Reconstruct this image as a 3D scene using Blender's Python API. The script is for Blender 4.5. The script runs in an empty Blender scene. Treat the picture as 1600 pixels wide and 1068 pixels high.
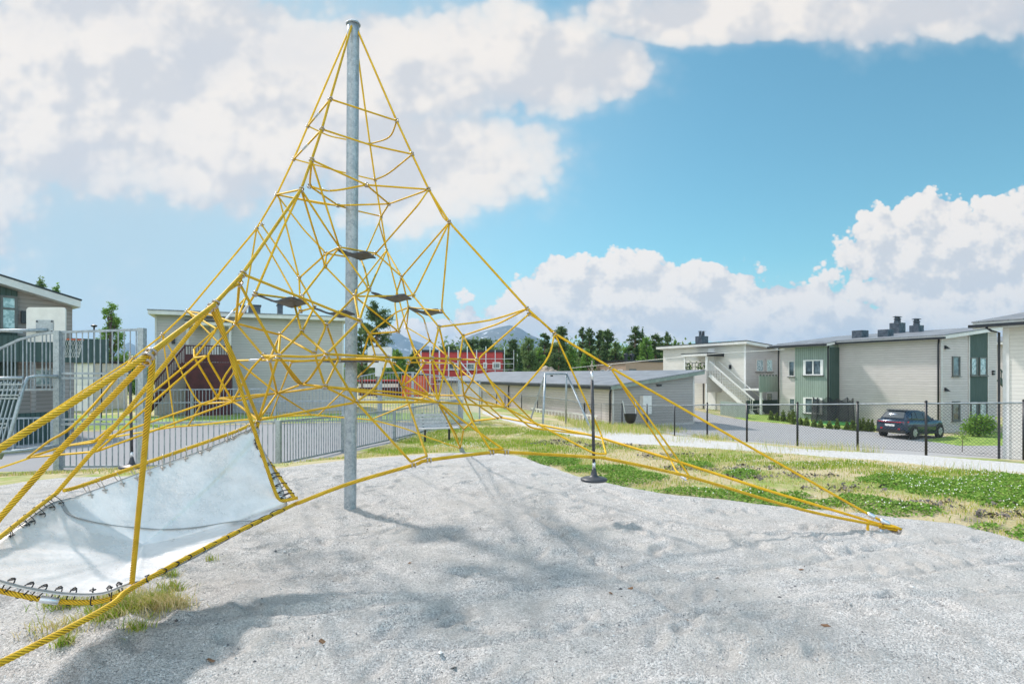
import bpy, bmesh, math, random
import numpy as np
from mathutils import Vector, Matrix, noise
R = math.radians
random.seed(7)

# ------------------------------------------------------------------ camera, light, exposure
F, CX, HY, EYE = 889.0, 800.0, 584.0, 1.6          # focal length in px of the 1600 px frame, horizon row, eye height
scene = bpy.context.scene
cam_d = bpy.data.cameras.new("camera"); cam = bpy.data.objects.new("camera", cam_d)
scene.collection.objects.link(cam); scene.camera = cam
cam_d.sensor_width = 36.0; cam_d.lens = 36.0 * F / 1600.0
cam_d.shift_y = (HY - 534.0) / 1600.0
cam_d.clip_start = 0.05; cam_d.clip_end = 12000
cam.location = (0, 0, EYE); cam.rotation_euler = (R(90), 0, 0)

SUN_EL = R(47); SUN_AZ = math.atan2(-.74, .67)        # the sun stands behind the net, to the left
sun_vec = Vector((math.sin(SUN_AZ) * math.cos(SUN_EL), math.cos(SUN_AZ) * math.cos(SUN_EL), math.sin(SUN_EL)))
sl = bpy.data.lights.new("sun", 'SUN'); sl.energy = 3.7; sl.angle = R(4.4); sl.color = (1.0, 0.925, 0.87)
so = bpy.data.objects.new("sun", sl); scene.collection.objects.link(so)
so.rotation_euler = sun_vec.to_track_quat('Z', 'Y').to_euler()
vs = scene.view_settings
vs.view_transform = 'Standard'; vs.look = 'None'; vs.exposure = 0.35; vs.gamma = 1.0

class NT:
    """small helper around a node tree"""
    def __init__(s, nt): s.nt = nt; s.nt.nodes.clear()
    def n(s, typ, **kw):
        nd = s.nt.nodes.new(typ)
        for k, v in kw.items():
            if k.startswith('i_'):
                key = k[2:]
                key = int(key) if key.isdigit() else key.replace('__', ' ')
                sock = nd.inputs[key]
                if hasattr(v, 'is_linked') or isinstance(v, bpy.types.NodeSocket): s.nt.links.new(v, sock)
                else: sock.default_value = v
            else: setattr(nd, k, v)
        return nd
    def link(s, a, b): s.nt.links.new(a, b)
    def math(s, op, a, b=None, c=None, clamp=False):
        nd = s.nt.nodes.new('ShaderNodeMath'); nd.operation = op; nd.use_clamp = clamp
        for i, v in enumerate((a, b, c)):
            if v is None: continue
            if isinstance(v, bpy.types.NodeSocket): s.nt.links.new(v, nd.inputs[i])
            else: nd.inputs[i].default_value = v
        return nd.outputs[0]
    def mix(s, fac, a, b, blend='MIX'):
        nd = s.nt.nodes.new('ShaderNodeMix'); nd.data_type = 'RGBA'; nd.blend_type = blend
        for i, v in ((0, fac), (6, a), (7, b)):
            if isinstance(v, bpy.types.NodeSocket): s.nt.links.new(v, nd.inputs[i])
            else: nd.inputs[i].default_value = (v if i == 0 or len(v) == 4 else (*v, 1))
        return nd.outputs[2]
    def smooth(s, v, lo, hi):
        nd = s.nt.nodes.new('ShaderNodeMapRange'); nd.interpolation_type = 'SMOOTHSTEP'
        s.nt.links.new(v, nd.inputs[0]); nd.inputs[1].default_value = lo; nd.inputs[2].default_value = hi
        return nd.outputs[0]
    def noise(s, vec, scale, detail=4, rough=.55, dim='3D'):
        nd = s.nt.nodes.new('ShaderNodeTexNoise'); nd.noise_dimensions = dim
        if vec is not None: s.nt.links.new(vec, nd.inputs['Vector'])
        nd.inputs['Scale'].default_value = scale; nd.inputs['Detail'].default_value = detail
        nd.inputs['Roughness'].default_value = rough
        return nd.outputs['Fac']

# ------------------------------------------------------------------ sky with clouds
world = bpy.data.worlds.new("World"); scene.world = world; world.use_nodes = True
w = NT(world.node_tree)
tc = w.n('ShaderNodeTexCoord'); gen = tc.outputs['Generated']
sky = w.n('ShaderNodeTexSky', sky_type='NISHITA', sun_disc=False)
sky.sun_elevation = SUN_EL; sky.sun_rotation = SUN_AZ; sky.air_density = 1.0; sky.dust_density = 0.6; sky.ozone_density = 1.4
sep = w.n('ShaderNodeSeparateXYZ'); w.link(gen, sep.inputs[0])
ay = w.math('MAXIMUM', w.math('ABSOLUTE', sep.outputs[1]), .02)
U = w.math('DIVIDE', sep.outputs[0], ay); V = w.math('DIVIDE', sep.outputs[2], ay)
uv = w.n('ShaderNodeCombineXYZ'); w.link(U, uv.inputs[0]); w.link(V, uv.inputs[1]); uvv = uv.outputs[0]
def wnoise(scale, detail=6, rough=.6, off=(0, 0, 0), sx=1.0, sy=1.0):
    m = w.n('ShaderNodeMapping'); w.link(uvv, m.inputs[0]); m.inputs['Location'].default_value = off
    m.inputs['Scale'].default_value = (sx, sy, 1)
    return w.noise(m.outputs[0], scale, detail, rough)
def wmap(du, dv, off, sx, sy):
    m = w.n('ShaderNodeMapping'); w.link(uvv, m.inputs[0]); m.inputs['Location'].default_value = ((off[0] + du) * sx, (off[1] + dv) * sy, 0); m.inputs['Scale'].default_value = (sx, sy, 1); return m.outputs[0]
def wnoise(scale, detail=6, rough=.6, off=(0, 0, 0), sx=1.0, sy=1.0, du=0, dv=0): return w.noise(wmap(du, dv, off, sx, sy), scale, detail, rough)
def puff(scale, off, du, dv, detail=3):
    """cauliflower field: rounded cells inside rounded cells"""
    v = w.nt.nodes.new('ShaderNodeTexVoronoi'); v.feature = 'F1'; v.voronoi_dimensions = '2D'; w.link(wmap(du, dv, off, 1, 1.15), v.inputs['Vector'])
    v.inputs['Scale'].default_value = scale; v.inputs['Detail'].default_value = detail; v.inputs['Roughness'].default_value = .58; v.inputs['Lacunarity'].default_value = 2.3
    return w.math('SUBTRACT', .42, v.outputs['Distance'])
def blobs(lst, du, dv):
    """union of soft ellipses (px, py, rx, ry, flat) in frame-sized units of the sky; flat > 1 cuts the underside"""
    out = None
    for (px, py, rx, ry, flat) in lst:
        u0, v0 = (px - CX) / F - du, (HY - py) / F - dv
        a_ = w.math('DIVIDE', w.math('SUBTRACT', U, u0), rx / F); b_ = w.math('DIVIDE', w.math('SUBTRACT', V, v0), ry / F)
        if flat != 1: b_ = w.math('ADD', b_, w.math('MULTIPLY', w.math('MINIMUM', b_, 0.0), flat - 1))
        d = w.math('SUBTRACT', 1.0, w.math('SQRT', w.math('ADD', w.math('MULTIPLY', a_, a_), w.math('MULTIPLY', b_, b_))))
        out = d if out is None else w.math('SMOOTH_MAX', out, d, .12)
    return out
CL = [  # the big bank on the left, the veil above, then the two cumulus heaps low on the right
    (60, 120, 460, 235, 1), (330, 130, 330, 200, 1), (620, 110, 260, 120, 1), (860, 110, 160, 82, 1.2), (660, 250, 200, 110, 1), (960, 110, 70, 62, 1),
    (1130, 35, 220, 66, 1.6), (1450, 20, 330, 80, 1.3), (1750, 20, 260, 110, 1.2), (-300, 200, 500, 330, 1), (200, -250, 700, 270, 1), (1400, -300, 700, 260, 1)]
CU = [(880, 470, 95, 72, 2.2), (985, 448, 95, 60, 2.2), (1110, 462, 110, 54, 2.2), (1215, 482, 100, 52, 2.2), (1030, 510, 330, 60, 2),
    (1400, 400, 84, 84, 1.4), (1465, 365, 84, 80, 1.2), (1580, 365, 100, 82, 1.2), (1500, 450, 180, 110, 1.6), (1640, 440, 150, 150, 1),
    (1400, 520, 320, 46, 1.5), (740, 528, 150, 34, 1), (1950, 420, 240, 160, 1)]
def Tbig(du, dv): return w.math('ADD', w.math('MULTIPLY', puff(3.6, (.3, .8), du, dv), .62), w.math('MULTIPLY', w.math('SUBTRACT', wnoise(2.2, 6, .6, (1.3, .4), du=du, dv=dv), .5), .9))
def Tcum(du, dv): return w.math('ADD', w.math('MULTIPLY', puff(9.5, (.7, .2), du, dv), .62), w.math('MULTIPLY', w.math('SUBTRACT', wnoise(9, 5, .6, (.1, .9), du=du, dv=dv), .5), .30))
tb, tc_ = Tbig(0, 0), Tcum(0, 0); bb_, bc_ = blobs(CL, 0, 0), blobs(CU, 0, 0); big = w.math('ADD', w.math('ADD', bb_, .42), tb); cum = w.math('ADD', w.math('ADD', bc_, .38), tc_); bigs = Tbig(-.035, .055); cums = Tcum(-.014, .026)
bigm = w.math('ADD', w.math('MULTIPLY', w.smooth(big, .05, .26), .5), w.math('MULTIPLY', w.smooth(big, -.25, .55), .5))
cumm = w.smooth(cum, .06, .17)
lit = w.smooth(w.math('SUBTRACT', w.math('SUBTRACT', tb, bigs), w.math('MULTIPLY', bb_, .10)), -.26, .10)
lump = wnoise(2.0, 7, .6, (.4, .9), 1, 1.6); deep = w.smooth(lump, .44, .66)
bigc = w.mix(lit, (.755, .755, .775), (1.03, .96, .89))
bigc = w.mix(w.math('MULTIPLY', deep, .34), bigc, (.64, .68, .76))
litc = w.smooth(w.math('SUBTRACT', w.math('SUBTRACT', tc_, cums), w.math('MULTIPLY', bc_, .16)), -.34, .08)
cumc = w.mix(litc, (.76, .765, .785), (1.08, 1.0, .92))
cumc = w.mix(w.math('MULTIPLY', w.smooth(V, .13, .0), .55), cumc, (.84, .83, .84))
tint = w.mix(1.0, sky.outputs[0], (.98, 1.64, 1.46, 1), 'MULTIPLY')   # Nishita sky, slightly towards cyan
SKYK = 0.105
skyk = w.mix(1.0, tint, (SKYK, SKYK, SKYK, 1), 'MULTIPLY')
pale = w.smooth(w.math('ADD', U, w.math('MULTIPLY', V, -.1)), .35, -.75)        # thin high haze towards the left
veil = w.math('MULTIPLY', pale, .90)
base = w.mix(veil, skyk, (.55, .69, .78))
low = w.smooth(V, .22, -.02)
base = w.mix(w.math('MULTIPLY', low, .60), base, (.72, .78, .83))
c1 = w.mix(w.math('MULTIPLY', bigm, .97), base, bigc)
c2 = w.mix(w.math('MULTIPLY', cumm, .98), c1, cumc)
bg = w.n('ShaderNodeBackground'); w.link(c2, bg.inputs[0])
behind = w.smooth(w.math('MULTIPLY', sep.outputs[1], -1.0), -.25, .45)          # unseen sky behind the camera boosted, added fill light for the ground
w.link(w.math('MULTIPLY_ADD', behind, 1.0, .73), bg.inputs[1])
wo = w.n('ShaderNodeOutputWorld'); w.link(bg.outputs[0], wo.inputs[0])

# ------------------------------------------------------------------ placing
def at(px, py, Y):
    return Vector(((px - CX) / F * Y, Y, EYE - (py - HY) / F * Y))
def zof(py, Y): return EYE - (py - HY) / F * Y

# ------------------------------------------------------------------ materials
def mat(name, col=(.5, .5, .5), rough=.7, metal=0.0, build=None, spec=None):
    m = bpy.data.materials.new(name); m.use_nodes = True
    t = NT(m.node_tree)
    p = t.n('ShaderNodeBsdfPrincipled'); o = t.n('ShaderNodeOutputMaterial'); t.link(p.outputs[0], o.inputs[0])
    p.inputs['Base Color'].default_value = (*col, 1); p.inputs['Roughness'].default_value = rough
    p.inputs['Metallic'].default_value = metal
    if spec is not None: p.inputs['Specular IOR Level'].default_value = spec
    if build: build(t, p)
    return m
def translucent(m, k=.35):
    """leaves let some of the sun through"""
    t = m.node_tree; p = [n for n in t.nodes if n.type == 'BSDF_PRINCIPLED'][0]; o = [n for n in t.nodes if n.type == 'OUTPUT_MATERIAL'][0]
    tr = t.nodes.new('ShaderNodeBsdfTranslucent'); mx = t.nodes.new('ShaderNodeMixShader'); mx.inputs[0].default_value = k
    if p.inputs['Base Color'].is_linked: t.links.new(p.inputs['Base Color'].links[0].from_socket, tr.inputs[0])
    else: tr.inputs[0].default_value = p.inputs['Base Color'].default_value
    t.links.new(p.outputs[0], mx.inputs[1]); t.links.new(tr.outputs[0], mx.inputs[2]); t.links.new(mx.outputs[0], o.inputs[0]); return m
def coords(t, kind='Object'):
    return t.n('ShaderNodeTexCoord').outputs[kind]
def pos(t): return t.n('ShaderNodeNewGeometry').outputs['Position']
def bump(t, p, h, strength=.4, dist=.01):
    b = t.n('ShaderNodeBump'); t.link(h, b.inputs['Height']); b.inputs['Strength'].default_value = strength
    b.inputs['Distance'].default_value = dist; t.link(b.outputs[0], p.inputs['Normal'])
def mottled(c1, c2, scale=8, rough=.7, metal=0.0, detail=5, bumps=0.0, bd=.01, lo=.35, hi=.65, kind='Object', spec=None, name='surface'):
    def bld(t, p):
        v = coords(t, kind) if kind != 'pos' else pos(t)
        n = t.noise(v, scale, detail, .6); f = t.smooth(n, lo, hi)
        t.link(t.mix(f, c1, c2), p.inputs['Base Color'])
        if bumps: bump(t, p, n, bumps, bd)
    return mat(name, c1, rough, metal, bld, spec)
def rope_build(t, p):
    v = coords(t); n = t.noise(v, 9, 4, .6); n2 = t.noise(v, 1.3, 3, .5)
    c = t.mix(t.smooth(n, .3, .7), (.74, .43, .008), (.88, .55, .028))
    c = t.mix(t.math('MULTIPLY', t.smooth(n2, .5, .75), .5), c, (.62, .42, .03))
    t.link(c, p.inputs['Base Color']); f = t.noise(v, 320, 2, .5); bump(t, p, f, .35, .002)
M = {}
M['rope'] = mat('yellow_rope', (.74, .40, .02), .55, 0, rope_build, .35)
M['groove'] = mottled((.30, .17, .012), (.50, .31, .02), 12, .8, name='painted_shade_between_rope_strands')  # darker groove colour paints in the shade between the strands
def galv_build(t, p):
    v = coords(t)
    vo = t.n('ShaderNodeTexVoronoi', feature='F1'); t.link(v, vo.inputs['Vector']); vo.inputs['Scale'].default_value = 55
    n = t.noise(v, 14, 5, .65); n2 = t.noise(v, 60, 3, .6)
    c = t.mix(t.smooth(n, .35, .65), (.22, .26, .29), (.36, .40, .43))
    c = t.mix(t.math('MULTIPLY', vo.outputs['Color'], .35), c, (.60, .65, .68))
    c = t.mix(t.smooth(n2, .60, .72), c, (.62, .66, .68))
    t.link(c, p.inputs['Base Color']); t.link(t.math('MULTIPLY_ADD', n, .35, .32), p.inputs['Roughness'])
M['galv'] = mat('galvanised_steel', (.4, .42, .44), .45, .55, galv_build)
M['galv_dark'] = mat('weathered_galvanised_steel', (.30, .34, .38), .5, .5, lambda t, p: t.link(t.mix(t.smooth(t.noise(coords(t), 9, 4, .6), .3, .7), (.24, .28, .32), (.40, .44, .48)), p.inputs['Base Color']))
M['steel'] = mat('stainless_steel', (.46, .41, .37), .34, .8)
M['ferrule'] = mat('aluminium', (.72, .74, .78), .38, .75)
M['black_steel'] = mat('black_coated_steel', (.012, .013, .017), .4, 0)
M['rubber'] = mottled((.035, .037, .042), (.075, .078, .088), 30, .55, name='black_rubber', bumps=.3, bd=.004)
M['seatrubber'] = mat('dark_grey_moulded_rubber', (.045, .05, .062), .45)
def sheet_build(t, p):
    v = coords(t); n = t.noise(v, 5, 5, .65); n2 = t.noise(v, 22, 5, .7)
    m = t.n('ShaderNodeMapping'); t.link(v, m.inputs[0]); m.inputs['Scale'].default_value = (3, 9, 5)
    n3 = t.noise(m.outputs[0], 3.2, 6, .7)
    c = t.mix(t.smooth(n, .35, .7), (.70, .675, .66), (.83, .80, .785))
    c = t.mix(t.math('MULTIPLY', t.smooth(n3, .56, .76), .32), c, (.46, .44, .42))
    t.link(c, p.inputs['Base Color'])
    t.link(t.math('MULTIPLY_ADD', n, .30, .14), p.inputs['Roughness'])
    bump(t, p, t.math('ADD', n, t.math('MULTIPLY', n2, .02)), .4, .03)
M['sheet'] = mat('silver_grey_vinyl_sheet', (.6, .6, .62), .3, 0.14, sheet_build, .5)
pn = [n_ for n_ in M['sheet'].node_tree.nodes if n_.type == 'BSDF_PRINCIPLED'][0]; pn.inputs['Coat Weight'].default_value = .35; pn.inputs['Coat Roughness'].default_value = .25

def siding(name, c1, c2, pitch=.14, groove=.10, axis=2, dark=.45, rough=.75):
    """boards: thin dark gap every pitch metres along one local axis, each board slightly its own tone"""
    def bld(t, p):
        v = coords(t); s = t.n('ShaderNodeSeparateXYZ'); t.link(v, s.inputs[0])
        if axis == 2: a = s.outputs[2]
        else: a = t.math('ADD', s.outputs[0], t.math('MULTIPLY', s.outputs[1], 1.0))
        q = t.math('DIVIDE', a, pitch); fr = t.math('FRACT', q); fl = t.math('FLOOR', q)
        wn = t.n('ShaderNodeTexWhiteNoise', noise_dimensions='1D'); t.link(fl, wn.inputs['W'])
        st = t.n('ShaderNodeMapping'); t.link(v, st.inputs[0]); st.inputs['Scale'].default_value = (.6, .6, 8) if axis == 2 else (7, 7, .5)
        n = t.noise(st.outputs[0], 2.5, 5, .65)
        c = t.mix(t.smooth(n, .3, .7), c1, c2)
        c = t.mix(t.math('MULTIPLY', wn.outputs['Value'], .25), c, tuple(x * .80 for x in c1))
        gr = t.noise(v, .45, 6, .7); c = t.mix(t.math('MULTIPLY', t.smooth(gr, .45, .70), .22), c, tuple(x * .62 for x in c1))
        g = t.math('LESS_THAN', fr, groove)
        c = t.mix(t.math('MULTIPLY', g, 1 - dark), c, tuple(x * .30 for x in c1))
        t.link(c, p.inputs['Base Color'])
        bump(t, p, t.math('MULTIPLY', fr, .5 if axis == 2 else .0), .35, .02)
    return mat(name, c1, rough, 0, bld)
M['beige'] = siding('beige_painted_weatherboard', (.53, .49, .475), (.62, .58, .565), .15, .12)
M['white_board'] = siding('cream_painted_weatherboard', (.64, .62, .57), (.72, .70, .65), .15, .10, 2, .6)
M['shaded_board'] = siding('weatherboard_with_painted_shade', (.34, .325, .31), (.39, .375, .36), .15, .12)
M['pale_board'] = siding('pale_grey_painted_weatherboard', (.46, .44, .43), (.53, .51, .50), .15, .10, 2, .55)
M['taupe_board'] = siding('taupe_painted_weatherboard', (.30, .27, .25), (.36, .32, .30), .14, .14)
M['brown_board'] = siding('brown_timber_cladding', (.36, .26, .19), (.42, .31, .23), .15, .10)
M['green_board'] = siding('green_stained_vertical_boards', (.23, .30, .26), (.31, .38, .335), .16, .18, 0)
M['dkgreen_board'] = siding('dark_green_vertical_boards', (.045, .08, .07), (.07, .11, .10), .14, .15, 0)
M['red_board'] = siding('red_painted_boards', (.45, .045, .045), (.55, .07, .065), .3, .06)
M['fascia'] = mottled((.62, .62, .60), (.70, .70, .68), 3, .6, name='pale_painted_fascia')
M['green_fascia'] = mottled((.19, .24, .205), (.25, .30, .26), 4, .6, name='green_painted_fascia')
M['white'] = mottled((.74, .74, .73), (.80, .80, .79), 3, .5, name='white_paint')
M['frame'] = mottled((.52, .51, .49), (.6, .59, .57), 3, .5, name='pale_window_frame')
M['dkframe'] = mottled((.10, .105, .10), (.14, .145, .14), 3, .5, name='dark_window_frame')
M['wine'] = mottled((.05, .008, .012), (.085, .014, .018), 3, .6, name='dark_red_stained_timber')
def glass_build(t, p):
    n = t.noise(coords(t), 1.6, 3, .5)
    t.link(t.mix(t.smooth(n, .35, .65), (.035, .05, .055), (.16, .21, .24)), p.inputs['Base Color'])
M['glass'] = mat('window_glass', (.05, .07, .08), .06, 0, glass_build, .9)
M['curtain_glass'] = mat('window_glass_with_curtains', (.4, .5, .52), .12, 0, lambda t, p: t.link(t.mix(t.smooth(t.noise(coords(t), 7, 3, .5), .4, .6), (.22, .32, .35), (.48, .60, .64)), p.inputs['Base Color']), .8)
def roof_build(t, p):
    v = coords(t); s = t.n('ShaderNodeSeparateXYZ'); t.link(v, s.inputs[0])
    fr = t.math('FRACT', t.math('DIVIDE', s.outputs[1], .5)); g = t.math('LESS_THAN', fr, .1)
    fr2 = t.math('FRACT', t.math('DIVIDE', s.outputs[0], .38)); g2 = t.math('LESS_THAN', fr2, .12)
    n = t.noise(v, 1.2, 5, .6)
    c = t.mix(t.smooth(n, .3, .7), (.17, .18, .20), (.27, .285, .31))
    c = t.mix(t.math('MULTIPLY', t.math('MAXIMUM', g, g2), .5), c, (.07, .075, .085))
    t.link(c, p.inputs['Base Color'])
M['roof'] = mat('grey_roof_sheeting', (.22, .23, .25), .5, .1, roof_build)
M['dark_trim'] = mat('black_metal_trim', (.016, .018, .024), .4)
M['concrete'] = mottled((.42, .42, .41), (.52, .52, .51), 6, .85, name='concrete', bumps=.2)
M['chimney'] = mottled((.045, .06, .08), (.09, .11, .14), 5, .45, metal=.2, name='dark_blue_grey_sheet_metal')
M['bench_wood'] = mottled((.36, .36, .37), (.52, .52, .53), 18, .7, name='weathered_grey_timber')

# ------------------------------------------------------------------ mesh building
ROOT = scene.collection
class MB:
    def __init__(s): s.v = []; s.f = []
    def add(s, vs, fs):
        b = len(s.v); s.v += [tuple(x) for x in vs]; s.f += [tuple(b + i for i in f) for f in fs]; return s
    def box(s, x0, x1, y0, y1, z0, z1):
        return s.add([(x0, y0, z0), (x1, y0, z0), (x1, y1, z0), (x0, y1, z0), (x0, y0, z1), (x1, y0, z1), (x1, y1, z1), (x0, y1, z1)],
                     [(0, 3, 2, 1), (4, 5, 6, 7), (0, 1, 5, 4), (1, 2, 6, 5), (2, 3, 7, 6), (3, 0, 4, 7)])
    def bar(s, a, b, wdt, hgt, up=(0, 0, 1)):
        a = Vector(a); b = Vector(b); d = (b - a).normalized(); up = Vector(up)
        if abs(d.dot(up)) > .98: up = Vector((0, 1, 0))
        x = d.cross(up).normalized() * (wdt / 2); y = x.cross(d).normalized() * (hgt / 2)
        vs = [a - x - y, a + x - y, a + x + y, a - x + y, b - x - y, b + x - y, b + x + y, b - x + y]
        return s.add(vs, [(0, 3, 2, 1), (4, 5, 6, 7), (0, 1, 5, 4), (1, 2, 6, 5), (2, 3, 7, 6), (3, 0, 4, 7)])
    def prism(s, pts, off):
        """closed polygon pts extruded by vector off"""
        n = len(pts); off = Vector(off); P = [Vector(p) for p in pts]
        return s.add(P + [p + off for p in P], [tuple(range(n - 1, -1, -1)), tuple(range(n, 2 * n))] + [(i, (i + 1) % n, n + (i + 1) % n, n + i) for i in range(n)])
    def tube(s, pts, r, seg=8, caps=True, lobes=0, amp=0.0, pitch=.1, closed=False):
        P = [Vector(p) for p in pts]; n = len(P)
        if n < 2: return s
        rr = r if isinstance(r, (list, tuple)) else [r] * n
        t0 = (P[1] - P[0]).normalized(); up = Vector((0, 0, 1)) if abs(t0.z) < .9 else Vector((1, 0, 0))
        x = t0.cross(up).normalized(); base = len(s.v); L = 0; tw = 0
        for i in range(n):
            if closed: t = (P[(i + 1) % n] - P[i - 1]).normalized()
            else: t = ((P[min(i + 1, n - 1)] - P[max(i - 1, 0)])).normalized()
            x = (x - t * x.dot(t)); x = x.normalized() if x.length > 1e-6 else t.orthogonal().normalized()
            y = t.cross(x)
            if i: L += (P[i] - P[i - 1]).length
            tw = 2 * math.pi * L / pitch
            for k in range(seg):
                a = 2 * math.pi * k / seg
                q = rr[i] * (1 + (amp * (abs(math.sin(lobes * .5 * a)) - .62) if lobes else 0))
                if lobes: a += tw          # the strands lie in a spiral
                s.v.append(tuple(P[i] + x * (math.cos(a) * q) + y * (math.sin(a) * q)))
        for i in range(n if closed else n - 1):
            j = (i + 1) % n
            for k in range(seg):
                k2 = (k + 1) % seg
                s.f.append((base + i * seg + k, base + i * seg + k2, base + j * seg + k2, base + j * seg + k))
        if caps and not closed:
            s.f.append(tuple(base + k for k in range(seg - 1, -1, -1))); s.f.append(tuple(base + (n - 1) * seg + k for k in range(seg)))
        return s
    def lathe(s, prof, c=(0, 0, 0), seg=20, sx=1, sy=1):
        c = Vector(c); b = len(s.v)
        for (r, z) in prof:
            for k in range(seg):
                a = 2 * math.pi * k / seg; s.v.append((c.x + r * sx * math.cos(a), c.y + r * sy * math.sin(a), c.z + z))
        for i in range(len(prof) - 1):
            for k in range(seg):
                k2 = (k + 1) % seg
                s.f.append((b + i * seg + k, b + i * seg + k2, b + (i + 1) * seg + k2, b + (i + 1) * seg + k))
        s.f.append(tuple(b + k for k in range(seg - 1, -1, -1))); s.f.append(tuple(b + (len(prof) - 1) * seg + k for k in range(seg)))
        return s
    def build(s, name, material, parent=None, smooth=False, recalc=True, strands=None, **props):
        me = bpy.data.meshes.new(name); me.from_pydata([tuple(v) for v in s.v], [], s.f); me.update()
        if recalc:
            bm = bmesh.new(); bm.from_mesh(me); bmesh.ops.recalc_face_normals(bm, faces=bm.faces[:]); bm.to_mesh(me); bm.free()
        if smooth: me.polygons.foreach_set('use_smooth', [True] * len(me.polygons)); me.update()
        me.materials.append(M[material] if isinstance(material, str) else material)
        if strands:
            me.materials.append(M['groove']); sg, per = strands; nf = len(me.polygons) - 2; ks = np.arange(nf) % sg % per
            mi = np.zeros(nf + 2, np.int32); mi[:nf] = ((ks == 0) | (ks == per - 1)); me.polygons.foreach_set('material_index', mi)
        o = bpy.data.objects.new(name, me); ROOT.objects.link(o)
        if parent: o.parent = parent
        tag(o, **props)
        return o
def tag(o, label=None, category=None, group=None, kind=None):
    for k, v in (('label', label), ('category', category), ('group', group), ('kind', kind)):
        if v: o[k] = v
    return o
def empty(name, loc, rz=0, **props):
    o = bpy.data.objects.new(name, None); ROOT.objects.link(o); o.location = loc; o.rotation_euler = (0, 0, rz)
    o.empty_display_size = .2
    return tag(o, **props)
def copy_tree(o, parent=None):
    c = o.copy(); ROOT.objects.link(c)
    if parent: c.parent = parent
    for ch in list(o.children): copy_tree(ch, c)
    return c

# ------------------------------------------------------------------ ground heights (m), read off where things stand
_CP = [(-1.9, 6.6, 0), (3.9, 5.7, 0), (-7.7, 7.4, 0), (-2.7, .8, 0), (0, 0, 0), (0, 4, 0), (8, 0, 0), (-8, 0, 0), (6, 7, -.02), (9, 7, -.1), (0, 9.8, .02), (2, 8, 0),
       (-1, 12.3, -.08), (-4, 11.3, -.12), (-7, 10.5, -.15), (-12, 8, -.1), (2, 11.5, -.12), (4.5, 9.5, -.08),
       (-5.1, 12.5, -.45), (-7.9, 12.2, -.45), (-9.6, 12.1, -.45), (-15, 12, -.5), (-3.8, 18.5, -.585), (-1.4, 24.6, -.53), (-8, 20, -.5), (-12, 25, -.55),
       (-20, 20, -.6), (1.3, 21.5, -.45), (3.2, 21.5, -.5), (-3, 20, -.5), (-10, 32, -.6), (-20, 30, -.6), (-30, 40, -.6), (-5, 45, -.7), (0, 60, -.9),
       (8.9, 14, -.32), (8.1, 15.4, -.38), (7.2, 16.7, -.42), (6.7, 18.4, -.55), (6.0, 19.8, -.63), (6.1, 24.5, -.95), (5.1, 30, -1.05), (2, 34, -.95), (4, 25, -.7),
       (11.5, 13, -.35), (14, 12, -.35), (7, 12, -.22), (10, 10, -.2), (20, 8, -.3), (14, 8, -.2),
       (10, 18.5, -1.3), (14, 17, -1.5), (12, 24, -1.75), (19, 22, -1.9), (22, 30, -1.9), (12, 33, -1.35), (7, 34, -1.4), (16, 34, -1.55), (25.3, 33.5, -1.87), (22, 39, -1.7), (18.9, 46, -1.5),
       (14.7, 55, -1.4), (30, 30, -1.9), (30, 60, -1.7), (45, 45, -2), (10, 70, -1.3), (-40, 90, -.8), (60, 120, -1.5), (0, 140, -1), (-90, 20, -.6), (90, 20, -1.5),
       (0, -40, 0), (60, -40, 0), (-60, -40, 0), (150, 200, -1), (-150, 200, -1), (0, 320, -1), (0, 900, -1), (-900, 900, -1), (900, 900, -1), (900, -200, -1), (-900, -200, -1)]
_P = np.array(_CP, float)
def _phi(r): return np.sqrt(r * r + .6)
_D = np.sqrt(((_P[:, None, :2] - _P[None, :, :2]) ** 2).sum(-1)); _A = _phi(_D)
_n = len(_P); _AA = np.zeros((_n + 1, _n + 1)); _AA[:_n, :_n] = _A - np.eye(_n) * .05; _AA[:_n, _n] = 1; _AA[_n, :_n] = 1
_W = np.linalg.solve(_AA, np.append(_P[:, 2], 0))
def garr(xy):
    xy = np.asarray(xy, float).reshape(-1, 2); out = np.empty(len(xy))
    for i in range(0, len(xy), 20000):
        c = xy[i:i + 20000]; d = np.sqrt(((c[:, None, :] - _P[None, :, :2]) ** 2).sum(-1)); out[i:i + 20000] = _phi(d) @ _W[:_n] + _W[_n]
    return out
def g(x, y): return float(garr([(x, y)])[0])

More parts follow.
